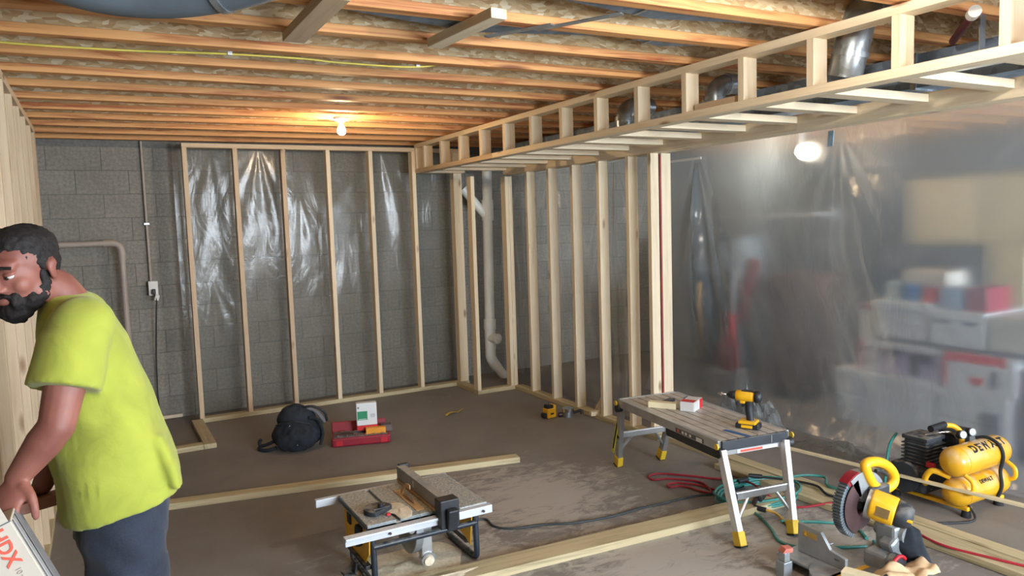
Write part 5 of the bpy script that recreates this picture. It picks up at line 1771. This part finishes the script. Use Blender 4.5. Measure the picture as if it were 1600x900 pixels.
def loft(g, secs, n=36, p=2.4):
    """closed loft through (centre, rx, ry) super-ellipses stacked in z"""
    vs, fs = [], []
    for (c, rx, ry, tilt) in secs:
        for i in range(n):
            a = 2 * PI * i / n
            ca, sa = math.cos(a), math.sin(a)
            q = (abs(ca) ** p + abs(sa) ** p) ** (-1 / p)
            vs.append((c[0] + rx * q * ca, c[1] + ry * q * sa, c[2] + tilt * q * ca))
    for i in range(len(secs) - 1):
        for k in range(n):
            l = (k + 1) % n
            fs.append((i * n + k, i * n + l, (i + 1) * n + l, (i + 1) * n + k))
    fs.append(tuple(range(n))[::-1])
    fs.append(tuple(range((len(secs) - 1) * n, len(secs) * n)))
    return g.put(vs, fs)


def add_hand(g, wrist, d, nrm, thumb_side, curl, L=0.185, seed=0):
    """palm and five fingers: d = direction of the hand, nrm = back of the hand, thumb_side = +1/-1"""
    d = Vector(d).normalized()
    nrm = Vector(nrm)
    nrm = (nrm - d * nrm.dot(d)).normalized()
    s = d.cross(nrm) * thumb_side
    w = Vector(wrist)
    pal = w + d * 0.052
    fr = Matrix((s, nrm, d)).transposed().to_4x4()
    fr.translation = pal
    g.ball((0, 0, 0), 1.0, 18, 10, m=fr @ Matrix.Diagonal((0.042, 0.016, 0.055, 1)))
    ends = []
    for i, (off, ln) in enumerate(((0.031, 0.072), (0.011, 0.080), (-0.010, 0.074), (-0.029, 0.058))):
        base = w + d * (0.088 - 0.004 * abs(i - 1.2)) + s * off
        p = w + d * 0.03 + s * off * 0.7
        pts = [p, base]
        a = 0.15
        cur = base
        for seg, fl in enumerate((0.45, 0.32, 0.25)):
            a += curl * (0.9 if seg else 0.55) + 0.06 * i * curl
            dirn = d * math.cos(a) - nrm * math.sin(a)
            cur = cur + dirn * ln * fl
            pts.append(cur)
        limb(g, pts, [0.011, 0.0098, 0.0088, 0.0082, 0.0072], 10)
    tb = w + d * 0.022 + s * 0.026
    t1 = tb + (s * 0.75 + d * 0.65 - nrm * 0.15).normalized() * 0.034
    t2 = t1 + (s * 0.35 + d * 0.85 - nrm * 0.45).normalized() * 0.030
    t3 = t2 + (s * 0.05 + d * 0.8 - nrm * 0.7).normalized() * 0.022
    limb(g, [tb, t1, t2, t3], [0.015, 0.0118, 0.0105, 0.0088], 10)


man = thing('person', 'bearded man in a yellow-green T-shirt and dark jeans bending towards the stud wall', 'person', (-0.66, -4.5, 0))
YC = -4.5
# joints
SL, SR = Vector((-0.735, YC - 0.185, 1.425)), Vector((-0.745, YC + 0.185, 1.415))
EL = Vector((-0.795, -4.765, 1.185))
WL = Vector((-0.886, -4.745, 1.068))
ER = Vector((-0.765, -4.25, 1.13))
WR = Vector((-0.865, -4.36, 0.93))
HIPL, HIPR = Vector((-0.665, YC - 0.09, 0.90)), Vector((-0.665, YC + 0.09, 0.90))
KL, KR = Vector((-0.665, YC - 0.115, 0.50)), Vector((-0.655, YC + 0.12, 0.50))
AL, AR = Vector((-0.615, YC - 0.125, 0.09)), Vector((-0.595, YC + 0.14, 0.09))
# head frame: local +x = where the face points, +y = its left, +z up
HC = Vector((-0.850, YC - 0.055, 1.566))
hm = Matrix.Translation(HC) @ Matrix.Rotation(PI + math.radians(50), 4, 'Z') @ Matrix.Rotation(math.radians(14), 4, 'Y')
S_ = 1.0


def hp_(x, y, z):
    return hm @ Vector((x, y, z))


b = G()
loft(b, [((-0.672, YC, 0.84), 0.12, 0.16, 0), ((-0.672, YC, 0.95), 0.13, 0.165, 0), ((-0.69, YC, 1.10), 0.125, 0.155, 0), ((-0.712, YC, 1.25), 0.105, 0.155, 0), ((-0.735, YC, 1.36), 0.095, 0.165, 0), ((-0.748, YC, 1.43), 0.075, 0.14, 0), ((-0.76, YC, 1.47), 0.055, 0.08, 0)])
limb(b, [(-0.755, YC - 0.005, 1.44), (-0.785, YC - 0.02, 1.50), HC + Vector((0.025, 0.01, -0.04))], [0.068, 0.060, 0.058], 20)
for S, E_, W_ in ((SL, EL, WL), (SR, ER, WR)):
    mid = S.lerp(E_, 0.5)
    limb(b, [S, mid, E_], [0.058, 0.050, 0.042])
    fm = E_.lerp(W_, 0.32)
    limb(b, [E_, fm, W_], [0.042, 0.043, 0.028])
for Hh, K, A in ((HIPL, KL, AL), (HIPR, KR, AR)):
    limb(b, [Hh, K, A], [0.085, 0.055, 0.038])
add_hand(b, WL, (-0.35, -0.50, -0.75), (-0.5, -0.75, 0.6), -1, 0.75)
add_hand(b, WR, (-0.86, -0.10, -0.45), (-0.4, 0.25, 0.8), 1, 0.85)
# head
def hball(c, r, rot=(0, 0, 0)):
    b.ball((0, 0, 0), 1.0, 26, 16, m=hm @ M4(c, rot) @ Matrix.Diagonal((r[0], r[1], r[2], 1)))
hball((-0.008, 0, 0.030), (0.088, 0.074, 0.080))
hball((0.028, 0, -0.015), (0.066, 0.062, 0.090))
hball((0.052, 0, -0.072), (0.034, 0.040, 0.030))
hball((0.062, 0, 0.035), (0.034, 0.052, 0.018))
for s in (-1, 1):
    hball((0.055, s * 0.040, -0.022), (0.028, 0.022, 0.026))
    hball((0.076, s * 0.030, 0.024), (0.014, 0.020, 0.008))
    hball((0.0, s * 0.056, -0.055), (0.045, 0.016, 0.035))
    hball((-0.008, s * 0.078, -0.004), (0.017, 0.007, 0.030), (0, 0.15, s * 0.35))
    hball((-0.014, s * 0.080, 0.012), (0.016, 0.008, 0.014), (0, 0.15, s * 0.35))
    hball((0.094, s * 0.013, -0.028), (0.012, 0.009, 0.008))
limb(b, [hp_(0.088, 0, 0.018), hp_(0.100, 0, -0.005), hp_(0.113, 0, -0.024)], [0.009, 0.011, 0.0125], 12)
hball((0.089, 0, -0.052), (0.012, 0.024, 0.006))
hball((0.087, 0, -0.062), (0.013, 0.022, 0.007))
body = organic('body', b, SKIN, man, 0.0048, 4, 0.5)
for s in (-1, 1):
    e = G().ball((0, 0, 0), 1.0, 16, 10, m=hm @ M4((0.076, s * 0.030, 0.006)) @ Matrix.Diagonal((0.0115, 0.0125, 0.0085, 1)))
    eo = e.obj('eye', EYEW, man)
    G().ball((0, 0, 0), 1.0, 14, 8, m=hm @ M4((0.0855, s * 0.029, 0.003)) @ Matrix.Diagonal((0.0045, 0.0060, 0.0060, 1))).obj('iris', EYED, eo)
    # lids and brows
    G().ball((0, 0, 0), 1.0, 16, 8, m=hm @ M4((0.0745, s * 0.030, 0.0125), (0, 0.25, 0)) @ Matrix.Diagonal((0.0155, 0.0165, 0.0075, 1))).obj('eyelid', SKIN, man)
    G().tube([hp_(0.093, s * 0.014, 0.026), hp_(0.094, s * 0.030, 0.031), hp_(0.082, s * 0.048, 0.027)], 0.0042, 8).obj('eyebrow', HAIR, man)

hg = G()


def hball2(c, r, rot=(0, 0, 0)):
    hg.ball((0, 0, 0), 1.0, 26, 16, m=hm @ M4(c, rot) @ Matrix.Diagonal((r[0], r[1], r[2], 1)))


hball2((-0.016, 0, 0.046), (0.088, 0.076, 0.070))
hball2((-0.036, 0, 0.014), (0.060, 0.070, 0.060))
hball2((0.008, 0, 0.074), (0.060, 0.062, 0.041))
for s in (-1, 1):
    hball2((-0.002, s * 0.066, 0.030), (0.024, 0.014, 0.035))
hair = organic('hair', hg, HAIR, man, 0.006, 3, 0.5)
hg = G()
hball2((0.056, 0, -0.088), (0.046, 0.045, 0.036))
hball2((0.058, 0, -0.104), (0.032, 0.032, 0.024))
hball2((0.094, 0, -0.0430), (0.010, 0.030, 0.0065))
for s in (-1, 1):
    hball2((0.030, s * 0.048, -0.066), (0.042, 0.018, 0.028), (0, 0.35, 0))
    hball2((0.006, s * 0.063, -0.030), (0.016, 0.010, 0.045))
    hball2((0.016, s * 0.058, -0.056), (0.024, 0.014, 0.026))
    hball2((0.078, s * 0.030, -0.062), (0.018, 0.014, 0.024))
beard = organic('beard', hg, HAIR, man, 0.005, 3, 0.5)
for o, amp in ((hair, 0.004), (beard, 0.004)):
    for v in o.data.vertices:
        n = noise.noise(v.co * 70.0) + 0.6 * noise.noise(v.co * 150.0)
        v.co += v.normal * amp * n

# T-shirt
s = G()
loft(s, [((-0.663, YC, 0.897), 0.155, 0.208, 0.030), ((-0.668, YC, 0.95), 0.157, 0.208, 0.020), ((-0.682, YC, 1.03), 0.158, 0.205, 0.005), ((-0.690, YC, 1.10), 0.152, 0.203, 0),
         ((-0.700, YC, 1.20), 0.132, 0.200, 0), ((-0.716, YC, 1.29), 0.118, 0.200, 0), ((-0.730, YC, 1.37), 0.110, 0.200, 0), ((-0.742, YC, 1.43), 0.090, 0.185, 0), ((-0.756, YC, 1.475), 0.066, 0.115, 0), ((-0.768, YC, 1.495), 0.062, 0.075, 0)])
# tail of the shirt hanging behind
loft(s, [((-0.535, YC - 0.06, 0.945), 0.022, 0.12, -0.01), ((-0.545, YC - 0.06, 1.0), 0.025, 0.12, 0), ((-0.575, YC - 0.05, 1.10), 0.030, 0.12, 0)])
for S, E_ in ((SL, EL), (SR, ER)):
    d = (E_ - S).normalized()
    c = S + d * 0.165
    limb(s, [S + Vector((0.01, 0, -0.005)), S + d * 0.09], [0.078, 0.078], 20)
    s.cyl(S + d * 0.04, S + d * 0.168, 0.080, 0.086, 24)
shirt = organic('t_shirt', s, SHIRT, man, 0.0075, 5, 0.6)
# folds pressed into the cloth
inv = wm(man)
for v in shirt.data.vertices:
    w = inv @ v.co
    f = 0.0
    # folds running from the shoulder blade down to the waist and round the belly
    f += 0.004 * math.sin(34 * (w.z * 0.75 + w.x * 0.9) + 3.0 * noise.noise(w * 4)) * max(0, 1 - abs(w.z - 1.12) / 0.20)
    f += 0.0045 * math.sin(30 * (w.z * 0.35 - w.x) + 4.0 * noise.noise(w * 3.3)) * max(0, 1 - abs(w.z - 0.98) / 0.14)
    f += 0.009 * noise.noise(w * 6.0) + 0.0025 * noise.noise(w * 15.0)
    v.co += v.normal * f

# jeans
j = G()
loft(j, [((-0.67, YC, 0.80), 0.122, 0.175, 0), ((-0.67, YC, 0.88), 0.125, 0.175, 0), ((-0.672, YC, 0.955), 0.122, 0.165, 0)])
for Hh, K, A in ((HIPL, KL, AL), (HIPR, KR, AR)):
    limb(j, [Hh + Vector((-0.008, 0, -0.02)), Hh.lerp(K, 0.5), K, K.lerp(A, 0.5), A + Vector((0, 0, 0.03))], [0.105, 0.100, 0.086, 0.078, 0.074], 22)
    j.cyl(A + Vector((0, 0, 0.06)), A + Vector((-0.005, 0, -0.045)), 0.074, 0.078, 22)
jeans = organic('jeans', j, JEANS, man, 0.009, 4, 0.6)
for v in jeans.data.vertices:
    w = inv @ v.co
    f = 0.008 * noise.noise(Vector((w.x * 8, w.y * 8, w.z * 5))) + 0.004 * math.sin(50 * w.z + 6 * noise.noise(w * 5)) * (1 if w.z < 0.6 or w.z > 0.75 else 0.4)
    f += 0.004 * math.sin(44 * (w.z + w.x * 0.8) + 5 * noise.noise(w * 4)) * (1 if w.z > 0.6 else 0)
    v.co += v.normal * f
G().tube([(-0.672 + 0.122 * math.cos(a), YC + 0.166 * math.sin(a), 0.945) for a in np.linspace(0, 2 * PI, 40)[:-1]], 0.012, 8, closed=True).obj('belt', BLK, man)
for A in (AL, AR):
    bg = G()
    ell(bg, (A.x - 0.07, A.y, 0.052), (0.125, 0.048, 0.045))
    ell(bg, (A.x + 0.01, A.y, 0.065), (0.062, 0.045, 0.060))
    limb(bg, [(A.x, A.y, 0.07), (A.x, A.y, 0.15)], [0.05, 0.05])
    bt = organic('boot', bg, BOOTM, man, 0.008, 3)
    for v in bt.data.vertices:
        if v.co.z < 0.014:
            v.co.z = 0.014
    G().prism([(A.x - 0.07 + 0.13 * math.cos(a) * (1 if math.cos(a) < 0 else 1.15), A.y + 0.050 * math.sin(a)) for a in np.linspace(0, 2 * PI, 29)[:-1]], 0.0, 0.016).obj('sole', SOLE, bt)
# a short board in his far hand
hb = lumber('wood_offcut', None, (-0.95, -4.405, 0.885), (-0.79, -4.365, 0.893), 0.06, 0.030, wood('reddish_pine', (170, 118, 100), (140, 92, 78), (90, 50, 40)), (0, 1, 0))
tag(hb, 'short reddish board held in the man\'s far hand', 'lumber')

# ================================================================= LONG CARTON OF PLASTIC FILM
ax_ = Vector((0.357, 0, -0.934))
pr_ = Vector((-0.934, 0, -0.357))
Bp = Vector((-0.892, -4.90, 1.015))
Lb = 1.036
cbx = thing('film_carton', 'long white carton with red lettering leaning beside the man at the lower left', 'carton', (-0.52, -4.83, 0))
mbx = Matrix((pr_, Vector((0, 1, 0)), ax_)).transposed().to_4x4()
mbx.translation = Bp


def lb(x0, x1, y0, y1, z0, z1):
    return G().box(((x0 + x1) / 2, (y0 + y1) / 2, (z0 + z1) / 2), (x1 - x0, y1 - y0, z1 - z0), m=mbx)


lb(0, 0.108, 0.0, 0.125, 0.0, Lb).obj('box', CARDB, cbx, bev=0.002)
lb(0.004, 0.06, -0.001, 0.002, -0.13, 0.0).obj('open_flap', CARDB, cbx)
for i, (y0, y1, m_) in enumerate(((0.012, 0.020, GREYP), (0.030, 0.052, plain('pale_grey_edge', (150, 148, 150), 0.6)), (0.056, 0.062, BLK), (0.068, 0.120, plain('mid_grey_edge', (122, 120, 122), 0.6)))):
    lb(-0.0015, 0.0, y0, y1, 0.006, Lb - 0.004).obj('edge_stripe', m_, cbx)
lb(0.0, 0.108, -0.0012, 0.0, 0.0, 0.003).obj('lid_seam', GREYP, cbx)
# lettering runs down the length: text x -> +axis, text up -> -pr (towards the right edge)


def lettering(txt, size, along, across, mat, bold=0.0, name='lettering'):
    vs, fs = text_geo(txt, size, bold=bold)
    m = Matrix((ax_, -pr_, Vector((0, -1, 0)))).transposed().to_4x4()
    m.translation = Bp + ax_ * along + pr_ * across + Vector((0, -0.0012, 0))
    G().put(vs, fs, m).obj(name, mat, cbx)


lettering('HDX', 0.042, 0.052, 0.036, REDO, 0.0010, 'red_lettering')
lettering('100 ft Clear Plastic', 0.026, 0.19, 0.080, GREYP, 0.0, 'grey_lettering')
lettering('10 x 100', 0.016, 0.135, 0.035, plain('faint_print', (170, 160, 150), 0.6), 0.0, 'faint_lettering')
lettering('Sheeting 6 mil', 0.022, 0.40, 0.07, GREYP, 0.0, 'grey_lettering')

# ================================================================= BACKPACK
bp_ = thing('backpack', 'black backpack slumped on the floor beside the red tool case', 'bag', (0.55, -1.25, 0), math.radians(-22))


def bpk(c):
    return wm(bp_) @ Vector(c)


g = G()
for (c, r) in (((0, 0, 0.115), (0.19, 0.125, 0.125)), ((-0.01, 0.02, 0.20), (0.145, 0.11, 0.125)), ((0.0, -0.07, 0.09), (0.15, 0.085, 0.095)), ((-0.02, 0.02, 0.26), (0.10, 0.085, 0.075))):
    g.ball((0, 0, 0), 1.0, 24, 14, m=wm(bp_) @ M4(c) @ Matrix.Diagonal((r[0], r[1], r[2], 1)))
bo = organic('bag_body', g, DKBLUE, bp_, 0.009, 3)
for v in bo.data.vertices:
    v.co += v.normal * (0.016 * noise.noise(v.co * 9.0) + 0.008 * noise.noise(v.co * 24.0))
    v.co.z = max(0.002, v.co.z)
P_ = dict(parent=bp_, world=False)
g = G()
g.grid(lambda u, v: (-0.12 + 0.22 * u, -0.10 - 0.065 * math.sin(PI * u) * math.sin(PI * v) + 0.06 * v, 0.05 + 0.15 * v), 14, 12)
g.obj('front_pocket', DKBLUE, **P_)
G().tube(smoothpath([(-0.14, -0.10, 0.21), (-0.07, -0.135, 0.235), (0.03, -0.14, 0.235), (0.12, -0.10, 0.20)], 5), 0.004, 6).obj('zip', BLK, **P_)
g = G().grid(lambda u, v: (0.04 + 0.17 * u, 0.03 + 0.07 * (v - 0.5), 0.30 - 0.10 * u * u - 0.03 * abs(v - .5) + 0.03 * math.sin(PI * u)), 12, 6)
oo = g.obj('padded_strap', GREYC, **P_)
md = oo.modifiers.new('t', 'SOLIDIFY')
md.thickness = 0.02
G().tube(smoothpath([(0.03, -0.01, 0.31), (0.12, -0.015, 0.32), (0.20, 0.0, 0.27), (0.215, 0.03, 0.19)], 6), 0.009, 8).obj('strap_binding', BLK, **P_)
G().tube(smoothpath([(0.10, -0.05, 0.24), (0.17, -0.06, 0.22), (0.19, -0.05, 0.12), (0.17, -0.05, 0.03)], 6), 0.012, 8).obj('strap', DKBLUE, **P_)
G().tube(smoothpath([(-0.14, -0.02, 0.09), (-0.20, -0.03, 0.06), (-0.27, 0.0, 0.035), (-0.29, 0.02, 0.055), (-0.275, 0.02, 0.08)], 6), 0.013, 8).obj('strap', DKBLUE, **P_)
G().tube(smoothpath([(-0.15, -0.06, 0.03), (-0.22, -0.06, 0.015), (-0.28, -0.02, 0.014), (-0.29, 0.01, 0.02)], 6), 0.014, 8).obj('strap', DKBLUE, **P_)
for c in ((-0.035, -0.125, 0.205), (0.02, -0.165, 0.07)):
    G().ball(c, 0.006, 10, 8).obj('zip_pull', CHROME, **P_)
